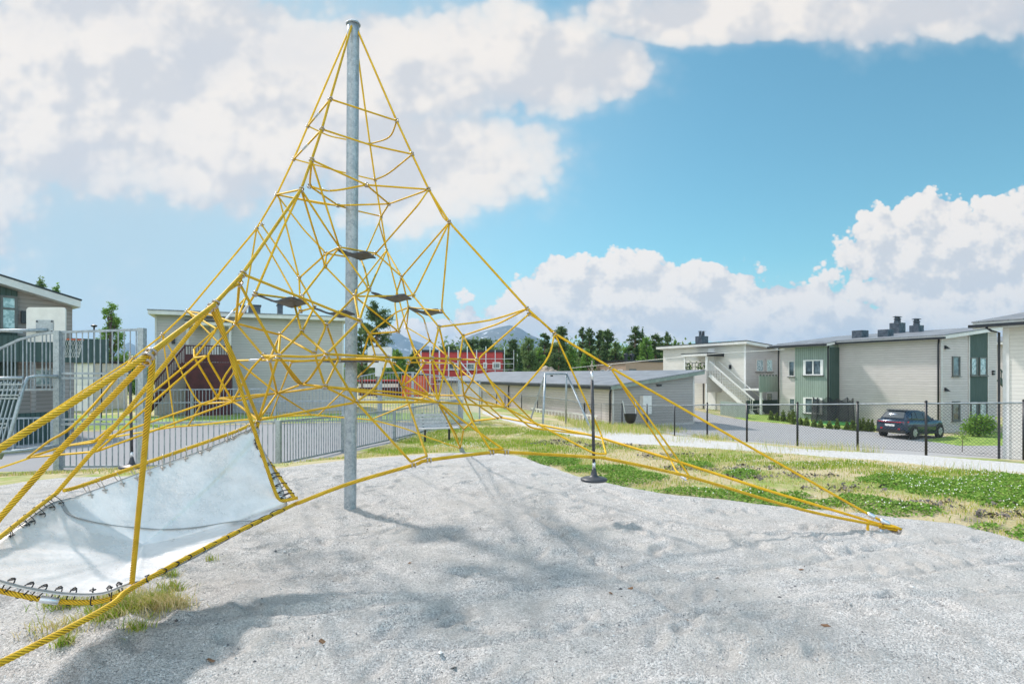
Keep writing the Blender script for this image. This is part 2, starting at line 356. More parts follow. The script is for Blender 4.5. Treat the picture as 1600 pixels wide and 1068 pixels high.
# ------------------------------------------------------------------ climbing net
DK = .848
def nd(px, py, Y): return at(px, py, Y * DK)
AN, AR, AL, AF = Vector((-2.72, .77, .12)), at(1398, 828, 5.74), Vector((-7.68, 7.43, .1)), at(719, 700, 12.3)
TOPZ = 5.66
mast_base = Vector((-1.874, 6.585, 0)); mast_top = Vector((-1.837, 6.585, TOPZ))
net = empty('climbing_net', mast_base, label='tall yellow rope climbing pyramid on a steel mast over pale gravel', category='climbing net')
NETOFF = -mast_base
def NB(mb, name, material, **kw):
    mb.v = [(v[0] - mast_base.x, v[1] - mast_base.y, v[2] - mast_base.z) for v in mb.v]
    return mb.build(name, material, net, **kw)
Nn = dict(
 N1=(516,155,6.9), N2=(503,202,6.65), N3=(487,250,6.35), N4=(470.5,296,6.05), N5=(379,428,4.75), N5b=(374,442,4.8), N6=(336,475,4.1), N6b=(329,480,4.15), N7=(234,553,2.85), N7b=(231,562,2.87),
 R1=(620,189,7.6), R2=(644,241,7.5), R3=(670,296,7.4), R4=(702,347,7.3), R5=(824,482,7.2), R6=(827,490,7.2), R7=(867,521,7.05), R8=(954,574,6.95),
 L1=(481,197,7.9), L2=(459,248.6,7.95), L3=(432.5,304,8.0), L4=(401,357,8.1), L4b=(409,351,8.0), L5=(293,486,8.2), L8=(254,523,8.25), L9=(208,559,8.3),
 F1=(578,225,8.4), F2=(586,281,8.7), F3=(595.5,338,9.0), F4=(604,391,9.4), F5=(635,511,10.3),
 a1=(572.6,289,7.0), a2=(607.6,318.6,7.9), a3=(528,321,7.5), a4=(483.5,290.6,6.6),
 E=(510,396,7.2), G=(508,416,6.9), MH=(530,386,6.9), M1=(587,396,7.9), M1b=(564,405,8.1), H=(577,452,6.7), A=(467.5,434,7.3), I=(471,464,5.9), J=(554,463,6.5),
 B=(470,486,7.0), V=(491,480,7.1), C=(384,465,7.6), D1=(398.5,459,5.7), D2=(458,467,6.2), K=(510.4,508,5.9), T5=(471.5,519,5.8), U=(437.5,523,6.6), Q=(368.5,505,5.9),
 S=(435,556,5.1), Y=(510.5,553,5.2), P=(561.5,501,5.4), BB=(369,563,7.0), AA=(412,556,5.5), Z=(421,562,5.8), W=(491,552,5.6), CC=(471.5,600,5.9), DD=(508,604,5.6),
 Q1=(557,628,5.6), TT=(404,656,5.3), EE=(433,614,7.0), X=(529,561,6.6), GG=(455.6,565,7.6),
 O1=(627.6,432.5,7.9), O2=(646,462,7.4), O3=(638.6,480,8.2), O4=(689.7,485,7.7), O5=(686,510.5,6.6), O6=(622.8,518,7.5), O7=(577,521,7.4), O8=(671.5,532,9.2), O9=(724,524,7.6),
 O10=(745,562,7.1), O11=(606,558,5.8), O12=(588,561,7.3), O13=(565.6,559,7.5), O14=(674.5,559.5,6.3), O15=(698,560.5,6.9), O16=(718,561,7.2), O17=(638,566,6.9), O18=(664,566,9), O19=(707,567,9), O20=(616,567,8.6),
 Q7=(628.6,603,7.0), Q6=(684,628,6.4), Q8=(724.5,617.5,7.6), Q9=(790,636,7.0), Q11=(672,617,8.0), Q12=(740,657,10.2), Q13=(724.5,670,11.3), Q10=(777,653,9.6), Q10b=(783,651.5,9.5),
 Q2=(667,712,5.38), Q3=(642,721,5.3), Q4=(766,701.5,5.85), Q5=(786,701,5.95), Q2b=(692,0,0),
 Q22=(304,559,6.3), Q22b=(322,556,6.0), L6=(339,514,6.3), Q23=(341,622,6.6), Q24=(364,627,6.3), K1=(144.5,691,6.2), K2=(150.5,705,6.0), Q21=(315,631,8.2), Q20=(273,666,9.8),
 g1=(455.6,651,10.6), h1=(98,697,9.2), h2=(43,714.5,7.4), TL=(87,771,4.2), PR1=(455,790,5.0), PR2=(472,783,5.02), P4=(207,918,3.5), W2=(-62,886,3.2), FT=(423,651,10.4), FU=(294,665,9.9), FV=(486,647.5,10.9), FW=(497,648.5,11), FX=(580,655,11.8), FY=(632,668.5,12.2),
 RA=(927,680,7.8), RB=(1048,717,7.1), RC=(834,661,8.8), Rp=(939,677,7.1), Rq=(947,708.5,6.45), Rr=(929,708.5,6.4), S1=(1073,749,6.6), S2=(1078,744,6.55), S3=(1056,735,7.0),
)
Nn = {k: nd(*v) for k, v in Nn.items() if v[2]}
Nn['T'] = mast_top + Vector((0, 0, .03))
def pt(p): return Nn[p] if isinstance(p, str) else (p if isinstance(p, Vector) else nd(*p))
def rounded(P, r=.07):
    """polyline with its corners eased"""
    if len(P) < 3: return P
    out = [P[0]]
    for i in range(1, len(P) - 1):
        a, b, c = P[i - 1], P[i], P[i + 1]
        la, lc = (a - b).length, (c - b).length
        ra = min(r, la * .4); rc = min(r, lc * .4)
        p0 = b + (a - b) * (ra / max(la, 1e-6)); p1 = b + (c - b) * (rc / max(lc, 1e-6))
        out.append(p0)
        for t in (.25, .5, .75): out.append(p0 * (1 - t) ** 2 + b * (2 * t * (1 - t)) + p1 * t * t)
        out.append(p1)
    out.append(P[-1]); return out
def spline(P, k=8):
    if len(P) < 3: return P
    Q = [P[0] * 2 - P[1]] + P + [P[-1] * 2 - P[-2]]; out = []
    for i in range(1, len(Q) - 2):
        for j in range(k):
            t = j / k; a, b, c, d = Q[i - 1:i + 3]
            out.append(.5 * ((2 * b) + (c - a) * t + (2 * a - 5 * b + 4 * c - d) * t * t + (3 * b - a - 3 * c + d) * t ** 3))
    out.append(P[-1]); return out
def resample(P, step):
    out = [P[0]]
    for a, b in zip(P, P[1:]):
        n = max(1, int((b - a).length / step)); out += [a.lerp(b, i / n) for i in range(1, n + 1)]
    return out
camp = Vector((0, 0, EYE))
RN = {}
def rope(P, r, name='net_rope', curve=False, sag=0.0, ease=.07):
    P = [pt(p) for p in P]
    if sag and len(P) == 2:
        m = P[0].lerp(P[1], .5) - Vector((0, 0, sag)); P = [P[0], m, P[1]]; curve = True
    P = spline(P, 6) if curve else rounded(P, ease)
    near = min((p - camp).length for p in P)
    mb = MB()
    if near < 7.5:
        P = resample(P, .006 if near < 4 else .011); seg = 24 if near < 5 else 12
        mb.tube(P, r * 1.06, seg, True, 6, .42, .105 if r > .01 else .085)
        return NB(mb, name, 'rope', smooth=True, recalc=False, strands=(seg, 4) if seg == 24 else None)
    P = resample(P, .03); mb.tube(P, r, 8, True)
    return NB(mb, name, 'rope', smooth=True, recalc=False)
RG, RP, RI = .0109, .0124, .0088
# guys from mast top to the four anchors
rope(['T', 'N1', 'N2', 'N3', 'N4', 'N5', 'N6', 'N7', AN + Vector((.02, .1, .16))], RG, 'guy_rope')
rope(['T', 'R1', 'R2', 'R3', 'R4', 'R5', 'R7', 'R8', (1355, 802, 6.78), AR + Vector((-.02, 0, .04))], RG, 'guy_rope')
rope(['T', 'L1', 'L2', 'L3', 'L4', 'L5', 'L8', 'L9', (0, 695, 8.6), AL + Vector((.1, 0, .1))], RG, 'guy_rope')
rope(['T', 'F1', 'F2', 'F3', 'F4', (620, 455, 9.8), 'F5', (650, 560, 11.2), (690, 637, 12.8), AF], RG, 'guy_rope')
# edge ropes between anchors
NRP = [AN + Vector((.04, .12, .1)), (100, 985, 2.95), 'P4', (330, 851, 4.2), 'PR1', 'PR2', (546, 755, 5.15), (646, 726, 5.35), (670, 718.5, 5.4), (768, 706.5, 5.85), (791, 706, 5.95), (928, 714, 6.3), (950, 716.5, 6.35), (1079, 745, 6.55), (1250, 795, 6.65), AR + Vector((-.12, 0, .04))]
rope(NRP, RP, 'edge_rope', curve=True)
rope([AR + Vector((-.02, .02, .02)), (1200, 766, 6.8), 'RB', 'RA', 'RC', 'Q10b', 'Q10', 'Q12', 'Q13', AF], RP, 'edge_rope', ease=.15)
rope([AF, (661, 680, 12.6), 'FY', 'FX', (536, 652, 11.3), 'FW', 'FV', 'FT', 'FU', 'Q20', (150, 687, 9.4), 'h1', (0, 731, 8.9), AL], RP, 'edge_rope', ease=.2)
rope([AL, (-250, 840, 5.0), 'W2', (-260, 1010, 2.2), AN], RP, 'edge_rope', curve=True)
# rings round the upper mast
inner = [
 ['N1', 'R1'], ['L1', 'N1'], (['R1', (608, 214, 8.0), 'F1'], 1), (['L1', (515, 213, 8.2), 'F1'], 0),
 ['N2', (578, 226.5, 7.2), 'R2'], ['L2', 'N2'], (['L2', (535, 269, 8.3), 'F2'], 0), (['F2', (608, 270, 8.2), 'R2'], 1),
 ['N3', 'a1', 'a2'], ['a1', 'R3', 'a2', 'a3', 'a4', 'N3'], (['a4', (517, 298, 6.7), 'a1'], 1), (['a2', 'F3', (560, 330, 8.6), 'a3'], 0),
 ['L3', 'N4'], (['L3', (500, 318, 7.8), 'a3'], 0), (['R3', (655, 318, 7.2), 'M1'], 0),
 ['N3', (521.7, 360, 6.6), 'MH'], (['a3', 'L3', (437, 311, 7.9), 'A', 'B'], 0),
 # second pair of ropes that follow the near guy
 (['N4', 'N5', 'N5b'], 0), ['N4', (440.5, 360, 5.9), 'D1'], ['N4', (489.8, 360, 6.4), 'G', 'I', 'K'], ['N4', (512, 360, 6.4), 'MH', 'H', 'J'],
 (['L3', (475, 359, 7.5), 'E', 'A'], 0), (['L4b', 'A', (482, 460, 7.2), 'V', 'T5'], 0), ['L4', (433, 412, 7.8), (455.6, 453, 7.2), 'B', 'U'], ['L4', 'C', 'Q'],
 ['G', 'E', 'MH'], ['G', 'MH', 'M1', (600, 407, 7.9), 'O1', 'F4'], ['E', 'M1b', 'M1'], (['M1b', (570, 420, 7.6), 'H'], 0), ['G', 'J'],
 (['F3', (592.7, 347, 8.9), (573, 392, 8.3), 'M1b'], 0), (['F3', (592, 349, 8.9), 'F4', 'H'], 0), (['F4', (558, 449.6, 8.0), 'J'], 0), (['F4', 'O1', 'O2', 'O5', 'O14'], 0),
 (['O1', (620, 455, 8), (617, 474, 8), 'O6', 'O7'], 0), (['F4', 'F5', 'O8'], 0), ['O1', 'O3', 'O6'], (['R4', 'O1'], 0), ['R4', 'O2', 'J'], ['R4', 'O4', 'O9', 'O16'],
 (['R3', (694, 342, 7.3), 'R4'], 0), (['O3', 'O4'], 0), (['O3', (620, 487, 8.2), 'O7', 'O13'], 0), (['O3', (661.7, 496, 8.6), 'O8'], 0), (['O3', 'F5', (648, 545, 10), 'O18'], 0),
 (['R5', (765, 500, 7.1), 'O5'], 1), ['R5', (780, 505, 7.3), 'O9'], (['O5', 'O14', 'Q6'], 0), ['O5', 'O15', 'Q6'], (['O9', 'O10'], 0), (['O8', (700, 557, 8), 'O15'], 0), (['O8', 'O17', 'Q7'], 0),
 (['R6', 'O10', (765, 594, 7.1), 'Q9'], 0), (['R6', (850, 505, 7.05), (862, 519, 7.05)], 1),
 (['N5', 'P'], 0), (['H', 'P', 'Y'], 0), (['P', 'O11', 'Q7'], 0), (['P', 'O7', 'O12'], 0), ['J', 'P'], (['I', 'K', 'W', 'DD'], 0), ['J', 'K', 'X', 'DD'], (['D1', 'D2'], 0), (['D2', 'T5', 'S'], 0),
 (['T5', 'Y'], 0), (['V', 'T5'], 0), (['B', 'V'], 0), (['U', 'Q'], 0), ['S', 'U', 'Z', 'EE'], (['U', 'W'], 0), (['J', 'H'], 0), (['J', 'O6'], 0),
 (['N5b', 'S', 'CC'], 0), (['N5b', 'Q', 'AA', 'S'], 0), (['D1', 'Q', (340, 535, 6.1), 'Q22b', 'Q24'], 0), (['C', (340, 512, 7.3), (303, 545, 7.2), 'Q22', 'Q23'], 0), (['N5b', (350, 458, 4.5), 'N6b'], 0),
]
inner2 = [
 (['AA', (420, 559, 5.4), 'S', (480, 557, 5.2), 'Y'], 1), (['AA', (390, 580, 5.6), 'Q24'], 1), (['BB', (350, 590, 6.7), 'Q23'], 1), (['BB', 'Z', (470, 564, 6), 'X'], 0), (['GG', 'X', 'O13', 'O12', 'O20'], 0),
 (['L5', 'L6', 'Q22'], 0), (['L5', (330, 492, 7), 'Q', 'U'], 0), (['L5', 'BB', 'EE'], 0), ['L8', 'Q20'], (['L8', (268, 548, 8.2), 'Q21', (360, 590, 7.4), 'BB'], 1),
 (['Q22', 'Q22b'], 0), (['Q22', 'K1'], 0), (['Q22b', 'K2'], 0), (['Q23', 'K1', 'h1', 'h2'], 0), (['Q24', 'K2', 'h2'], 0), (['h2', (75, 690, 6.0), (130, 650, 5), 'L9'], 1), (['Q23', 'Q24', 'TT'], 1),
 (['S', 'CC', 'Y'], 1), (['Y', 'Q1'], 0), (['Y', 'O11', 'O14', 'O15', 'O16', 'O10'], 1), (['S', 'TT'], 0), (['CC', 'DD', 'Q1', 'Q3'], 0), ['CC', 'EE', 'Q23'], ['DD', 'EE', 'Q24'], (['DD', 'Q6'], 0),
 (['TT', 'Q1', 'Q6', 'Q9'], 0), (['O11', (590, 600, 5.7), 'Q1'], 1), (['O11', 'Q7', 'Q2'], 0), (['Q2', 'Q3'], 0), (['O14', (736, 655, 6.1), 'Q4'], 0), (['Q7', 'Q6', (736, 666, 6.3), 'Q5'], 0), (['Q4', 'Q5'], 0),
 (['O17', 'O18', (648, 590, 7.4), 'Q7'], 0), (['Q7', 'Q11', 'Q8', 'Q9'], 0), (['O16', 'Q8', 'Q10'], 0), (['O10', (740, 590, 7.2), 'Q8'], 0), (['O15', 'O19', (717, 590, 7.6), 'Q10b'], 0), (['O10', (765, 594, 7.1), (800, 625, 7.2), (840, 665, 8)], 0),
 (['Q6', 'Q13', 'Q12'], 0), (['Q6', (713, 680, 9), AF], 0), ['O20', 'Q11', 'FX'], (['GG', 'FT'], 0), (['EE', 'TT'], 0), (['EE', 'FV'], 0), (['O12', 'FW'], 0), (['Q8', 'Q12'], 0), (['O18', 'O19', 'Q9'], 0),
 (['FT', 'TT'], 0), (['R7', (852, 565, 6.9), 'Q9'], 1), (['R7', 'Rp', 'Rq'], 0), (['Rq', 'Rr', 'Q9'], 0), (['Q9', (829, 668, 7.4), 'RA'], 0), (['R8', (1003, 650, 7.0), 'RB', (1056, 735, 6.8), 'S1', 'S2', (1010, 648, 6.9), (957, 579, 6.95)], 0),
 (['EE', 'CC', 'DD', 'Q11'], 0), (['FU', 'Q21', 'Q24'], 0),
]
nrope = 0
for item in inner + inner2:
    P, c = item if isinstance(item, tuple) else (item, 0)
    rope(P, RI, 'net_rope', curve=bool(c)); nrope += 1
# thick ropes that hold the slide sheet
rope(['N6', 'N6b', (192, 650, 4.2), 'TL'], RG, 'sheet_rope', ease=.05)
rope(['N7b', (98, 698, 3.0), (0, 808, 2.9), 'W2'], RG, 'sheet_rope', ease=.05)
rope(['N6', (379, 618, 4.6), (432, 775, 5.0), (440, 783, 5.0), (465, 777, 5.02)], RG, 'sheet_rope', ease=.1)
rope(['N6b', (366, 560, 4.6), 'TT'], RG, 'sheet_rope')
rope(['N7', (238, 566, 2.87), (226, 700, 3.1), (206, 910, 3.5)], RG, 'sheet_rope', ease=.03)
rope([(100, 766, 4.2), (118, 762, 4.3), (270, 708, 4.75), (375, 672, 5.1), 'TT'], RG, 'sheet_rope', ease=.2)
rope(['TT', (402, 690, 5.25), (430, 735, 5.15), (460, 777, 5.02)], RG, 'sheet_rope', curve=True)
rope(['TL', (30, 815, 3.75), (-20, 855, 3.4), 'W2'], RG, 'sheet_rope', curve=True)
rope(['W2', (-20, 915, 3.25), (30, 929, 3.3), (90, 939, 3.4), (160, 938, 3.47), 'P4'], RG, 'sheet_rope', curve=True)
# clamps at the crossings
def clamp(mb, p, d, r):
    d = d.normalized()
    for s in (-.014, .014):
        c = p + d * s; x = d.orthogonal().normalized(); y = d.cross(x)
        ring = [c + (x * math.cos(a) + y * math.sin(a)) * (r + .002) for a in [2 * math.pi * k / 10 for k in range(10)]]
        mb.tube(ring, .0062, 6, closed=True)
    mb.tube([p - d * .02 + d.orthogonal().normalized() * r, p + d * .02 + d.orthogonal().normalized() * r], .006, 6)
    return mb
cnt = 0
for k, p in Nn.items():
    if k in ('T', 'TL', 'W2', 'h2') or cnt >= 96: continue
    d = (Vector((0, 0, 1)) if k[0] in 'OQKSYPZ' else (mast_top - p)) + Vector((.3, 0, 0))
    mb = MB(); clamp(mb, p, d, .017 if k[0] in 'NRLF' else .015); NB(mb, 'rope_clamp', 'steel', smooth=True); cnt += 1
for p in ((646, 726, 5.35), (670, 718.5, 5.4), (768, 706.5, 5.85), (791, 706, 5.95)):
    mb = MB(); clamp(mb, pt(p), Vector((1, .4, 0)), .016); NB(mb, 'rope_clamp', 'steel', smooth=True)
# pressed aluminium sleeves
def ferrule(a, b, f0, f1, r=.017):
    a, b = pt(a), pt(b); mb = MB(); P = [a.lerp(b, f0), a.lerp(b, f0 + .03), a.lerp(b, f1 - .03), a.lerp(b, f1)]
    mb.tube(P, [r * .8, r, r, r * .8], 12); NB(mb, 'ferrule', 'ferrule', smooth=True)
ferrule('D1', 'Q', .35, .62, .013); ferrule('C', (340, 512, 7.3), .45, .75, .013); ferrule((369, 563, 7), 'Z', .45, .8, .013)
ferrule('L1', 'N1', .35, .55, .013); ferrule('L2', 'N2', .35, .55, .013); ferrule('a4', (517, 298, 6.7), .6, .95, .012)
ferrule('O4', 'O9', .38, .55, .013); ferrule('O8', (661.7, 496, 8.6), .4, .75, .013); ferrule((62, 935, 3.35), (92, 939, 3.4), 0, 1, .018)
ferrule((1355, 802, 6.78), AR + Vector((-.06, 0, .06)), 0, .32, .026); ferrule((1355, 802, 6.78), AR + Vector((-.06, 0, .06)), .6, 1, .026)
ferrule((1372, 829, 6.73), (1390, 834, 6.74), 0, 1, .026); ferrule('S1', (1060, 741, 6.7), 0, .7, .015)
# loops and plate at the right anchor
for dz, dy in ((.035, -.01), (.005, .02)):
    c = AR + Vector((0, dy, dz)); rope([c + Vector((-.13, -.02, .02)), c + Vector((0, -.03, .0)), c + Vector((.06, 0, -.03)), c + Vector((0, .03, 0)), c + Vector((-.13, .02, .02))], .013, 'anchor_loop', curve=True)
mb = MB(); mb.prism([AR + Vector((.03, -.02, .03)), AR + Vector((.07, -.02, .03)), AR + Vector((.15, -.02, -.10)), AR + Vector((.04, -.02, -.10))], (0, .035, 0)); NB(mb, 'anchor_plate', 'galv_dark')
rope([(1357, 812, 6.75), (1356, 828, 6.75), (1363, 838, 6.72)], .012, 'anchor_loop', curve=True)
mb = MB(); mb.prism([AF + Vector((-.04, -.02, .03)), AF + Vector((.05, -.02, .03)), AF + Vector((.14, -.02, -.14)), AF + Vector((.02, -.02, -.14))], (0, .04, 0)); NB(mb, 'anchor_plate', 'galv_dark')
# mast
mb = MB(); d = mast_top - mast_base; n = 40
mb.tube([mast_base - Vector((0, 0, .3))] + [mast_base.lerp(mast_top, i / n) for i in range(n + 1)], .0695, 32); NB(mb, 'mast', 'galv', smooth=True)
mb = MB(); mb.lathe([(.0, .0), (.070, .0), (.070, .012), (.055, .02), (.02, .026), (.0, .026)], mast_top - Vector((0, 0, .01)), 24); NB(mb, 'mast_cap', 'ferrule', smooth=False)
mb = MB(); ring = [mast_top + Vector((math.cos(a) * .074, math.sin(a) * .074, -.02)) for a in [2 * math.pi * k / 20 for k in range(20)]]
mb.tube(ring, .010, 8, closed=True); NB(mb, 'mast_ring', 'galv_dark', smooth=True)
# small rubber standing mats
def mat_piece(corners, sag=.05, n=10):
    A_, B_, C_, D_ = [pt(c) for c in corners]; mb = MB(); V_ = []
    for i in range(n + 1):
        for j in range(n + 1):
            u, v = i / n, j / n; p = (A_.lerp(B_, u)).lerp(D_.lerp(C_, u), v)
            k = 4 * u * (1 - u); q = 4 * v * (1 - v)
            V_.append(p - Vector((0, 0, sag * k - .010 * math.sin(u * 9.42) * (1 - q))))
    m = len(V_); top = [v + Vector((0, 0, .016)) for v in V_]; fs = []
    ix = lambda i, j: i * (n + 1) + j
    for i in range(n):
        for j in range(n):
            a, b, c, d_ = ix(i, j), ix(i + 1, j), ix(i + 1, j + 1), ix(i, j + 1); fs += [(a, b, c, d_), (m + d_, m + c, m + b, m + a)]
    for i in range(n):
        for (p, q) in ((ix(i, 0), ix(i + 1, 0)), (ix(i + 1, n), ix(i, n)), (ix(0, i + 1), ix(0, i)), (ix(n, i), ix(n, i + 1))): fs.append((p, q, m + q, m + p))
    mb.add(V_ + top, fs); NB(mb, 'standing_mat', 'rubber', smooth=False)
def flat_mat(x0, y0, x1, y1, Y, dep, sag):
    a, b = nd(x0, y0, Y), nd(x1, y1, Y); mat_piece([a, b, b + Vector((.02, dep, -.01)), a + Vector((.02, dep, -.01))], sag)
flat_mat(526, 391, 575, 395, 7.1, .26, .02); flat_mat(400, 462, 457, 466, 5.75, .34, .035); flat_mat(491, 483, 539, 486, 6.8, .30, .03); flat_mat(580, 458, 632, 461, 6.95, .30, .03); flat_mat(638, 482, 684, 484, 7.9, .32, .025)
mb = MB(); mb.box(mast_base.x - .26, mast_base.x + .28, 6.585 - .22, 6.585 + .22, EYE + .135, EYE + .155)
NB(mb, 'mast_platform', 'rubber')
rope([(532, 560.5, 7.2), (602, 561, 7.25)], .012, 'net_rope'); rope([(534, 561.5, 8.2), (598, 562, 8.2)], .012, 'net_rope')

# slide sheet
BND = [(116, 777, 4.28), (150, 765, 4.35), (200, 746, 4.5), (270, 720, 4.75), (330, 698, 4.95), (399, 669, 5.22), (405, 690, 5.22), (422, 725, 5.15), (446, 778, 5.03), (440, 796, 4.98),
       (380, 829, 4.55), (330, 857, 4.2), (290, 878, 3.97), (240, 902, 3.68), (200, 912, 3.5), (160, 926, 3.45), (110, 927, 3.4), (50, 919, 3.3), (0, 907, 3.22), (-50, 886, 3.2), (-30, 862, 3.38), (0, 843, 3.6), (40, 815, 3.83), (80, 787, 4.12)]
bp = [nd(*b) for b in BND]; bp = resample(spline(bp + [bp[0]], 5), .03)[:-1]
cen = nd(225, 815, 4.35) - Vector((0, 0, .02)); mb = MB(); RIN = 26; nb = len(bp); Vs = []
for i in range(1, RIN + 1):
    t = i / RIN
    for k, b in enumerate(bp):
        p = cen.lerp(b, t)
        fold = noise.noise(p * 1.2) * .05 * (1 - t * .6) + .005 * math.sin(k * 2 * math.pi / nb * 34) * t ** 4 * (1 - t) * 6 + .010 * noise.noise(Vector((p.x * 3, p.y * 2, 3))) * (1 - t)
        p = p + Vector((0, 0, -.13 * (1 - t * t) + fold + .018 * math.exp(-((p - nd(225, 823, 4.3)).y * 9) ** 2) * (1 - t)))
        Vs.append(p)
fs = [(0 + 1 + k, 1 + (k + 1) % nb, 0) for k in range(nb)]
Vs = [cen - Vector((0, 0, .13))] + Vs
for i in range(RIN - 1):
    for k in range(nb):
        a = 1 + i * nb + k; b = 1 + i * nb + (k + 1) % nb; fs.append((a, b, b + nb, a + nb))
mb.add(Vs, fs)
sh = NB(mb, 'slide_sheet', 'sheet', smooth=True, label='silver grey slide sheet laced to the ropes')
md = sh.modifiers.new('thick', 'SOLIDIFY'); md.thickness = .006; md.offset = 0
# the darker welded seam across the sheet, and the hem
def on_sheet(px, py):
    o = camp; d = at(px, py, 1.0) - camp; best = None
    P_ = min(Vs, key=lambda v: ((v - camp).normalized() - d.normalized()).length); return P_
M['seam'] = mat('grey_seam_tape', (.30, .30, .30), .5)
seam = [on_sheet(px, py) + Vector((0, 0, .009)) for px, py in ((98, 793), (112, 804), (135, 814), (170, 822), (215, 826), (260, 827), (310, 823), (350, 819), (392, 816))]
seam = spline(seam, 6); mb = MB(); 
for a, b in zip(seam, seam[1:]): mb.bar(a, b + (b - a) * .05, .022, .003)
o = NB(mb, 'sheet_seam', 'seam')
mb = MB(); mb.tube([p + Vector((0, 0, .002)) for p in bp], .0045, 6, closed=True); NB(mb, 'sheet_hem', 'seam', smooth=True)
# lacing
def loop(c, e, r=.017):
    """one shackle: from rope point c to eyelet e in the sheet"""
    ax = (e - c); L = ax.length; ax.normalize(); side = ax.cross(Vector((0, 0, 1))).normalized(); up = side.cross(ax)
    P = []
    for k in range(14):
        a = 2 * math.pi * k / 14; P.append(c + ax * (math.cos(a) * (L / 2 + r) + L / 2) + up * math.sin(a) * r * .9 + side * .004 * math.sin(2 * a))
    return P
def lacing(path, n, material, off, rad=.0028, f0=.04, f1=.97):
    P = [pt(p) for p in path]; P = resample(spline(P, 8), .02)
    for i in range(n):
        p = P[int(len(P) * (f0 + (f1 - f0) * i / (n - 1)))]
        b = min(bp, key=lambda q: (q - p).length); e = b + (cen - b).normalized() * .03
        if (e - p).length > .30: continue
        mb = MB(); mb.tube(loop(p, e), rad, 6, closed=True)
        mb.lathe([(.006, 0), (.015, 0), (.016, .002), (.015, .004), (.006, .004)], e + Vector((0, 0, .004)), 12)
        NB(mb, 'lacing_loop', material, smooth=True)
lacing([(118, 762, 4.3), (270, 708, 4.75), (375, 672, 5.1), 'TT'], 14, 'steel', 0)
lacing(['TT', (402, 690, 5.25), (430, 735, 5.15), (460, 777, 5.02)], 14, 'black_steel', 0, .0035, .12, .95)
lacing(['PR1', (330, 851, 4.2), 'P4'], 12, 'black_steel', 0, .0035, .08, .92)
lacing([(-20, 915, 3.25), (30, 929, 3.3), (90, 939, 3.4), (160, 938, 3.47), 'P4'], 9, 'black_steel', 0, .0032, .03, .9)
lacing(['TL', (30, 815, 3.75), (-20, 855, 3.4)], 7, 'black_steel', 0, .0022, .08, .9)

# hanging disc swings on black poles
def disc_swing(px, ytop, ybase, Y, label, cap_blue):
    top = at(px - 3, ytop, Y); base = at(px, ybase, Y); H_ = top.z - base.z
    o = empty('hanging_disc_seat', (base.x, base.y, base.z), label=label, category='hanging seat', group='hanging disc seats of the climbing net')
    lean = (top.x - base.x)
    mb = MB(); mb.lathe([(0, -.005), (.10, -.005), (.134, .002), (.142, .014), (.138, .028), (.115, .037), (.06, .045), (.036, .062), (.024, .11), (.018, .135), (0, .135)], (0, 0, 0), 36); mb.build('seat', 'seatrubber', o, smooth=True)
    mb = MB(); mb.tube([(0, 0, .13), (0, 0, .20)], .0165, 14); mb.build('lower_sleeve', 'ferrule', o, smooth=True)
    L_ = H_ - (.23 if cap_blue else .12)
    mb = MB(); mb.tube([(0, 0, .19), (lean * .5, 0, .19 + (L_ - .19) * .5), (lean, 0, L_)], .0165, 14); mb.build('pole', 'rubber', o, smooth=True)
    mb = MB(); mb.tube([(lean, 0, L_), (lean, 0, L_ + .09)], .014, 12); mb.build('upper_sleeve', 'ferrule', o, smooth=True)
    mb = MB()
    for k in range(3):
        c = Vector((lean, 0, L_ + .11 + k * .035)); q = (Vector((1, 0, 0)) if k % 2 else Vector((0, 1, 0)))
        mb.tube([c + q * .012 * math.cos(a) + Vector((0, 0, .024 * math.sin(a))) for a in [2 * math.pi * i / 10 for i in range(10)]], .004, 6, closed=True)
    mb.build('shackle', 'steel', o, smooth=True)
    return o
disc_swing(928, 560, 751, 6.0, 'black disc seat on a black pole hanging from the right guy rope', True)
disc_swing(206, 560, 731, 7.0, 'black disc seat on a black pole hanging behind the silver slide sheet', False)

# ------------------------------------------------------------------ ground sheets
def gp(px, py, z0=None):
    """ground point seen at a pixel"""
    Y = 12.0
    for _ in range(60):
        z = g((px - CX) / F * Y, Y) if z0 is None else z0
        Y = .5 * Y + .5 * max(1.0, (EYE - z) * F / max(py - HY, 3.0))
    return ((px - CX) / F * Y, Y)
def seg_sd(pts, poly):
    """signed distance (inside positive) of many points to a polygon"""
    P_ = np.asarray(pts, float); Q_ = np.asarray(poly, float); n = len(Q_)
    d = np.full(len(P_), 1e9); ins = np.zeros(len(P_), bool)
    for i in range(n):
        a, b = Q_[i], Q_[(i + 1) % n]; e = b - a; wv = P_ - a
        t = np.clip((wv @ e) / max(e @ e, 1e-9), 0, 1); d = np.minimum(d, np.hypot(*(wv - t[:, None] * e).T))
        c = (a[1] > P_[:, 1]) != (b[1] > P_[:, 1])
        with np.errstate(divide='ignore', invalid='ignore'): xi = (b[0] - a[0]) * (P_[:, 1] - a[1]) / (b[1] - a[1] if b[1] != a[1] else 1e-9) + a[0]
        ins ^= c & (P_[:, 0] < xi)
    return np.where(ins, d, -d)
_rs = np.random.RandomState(11)
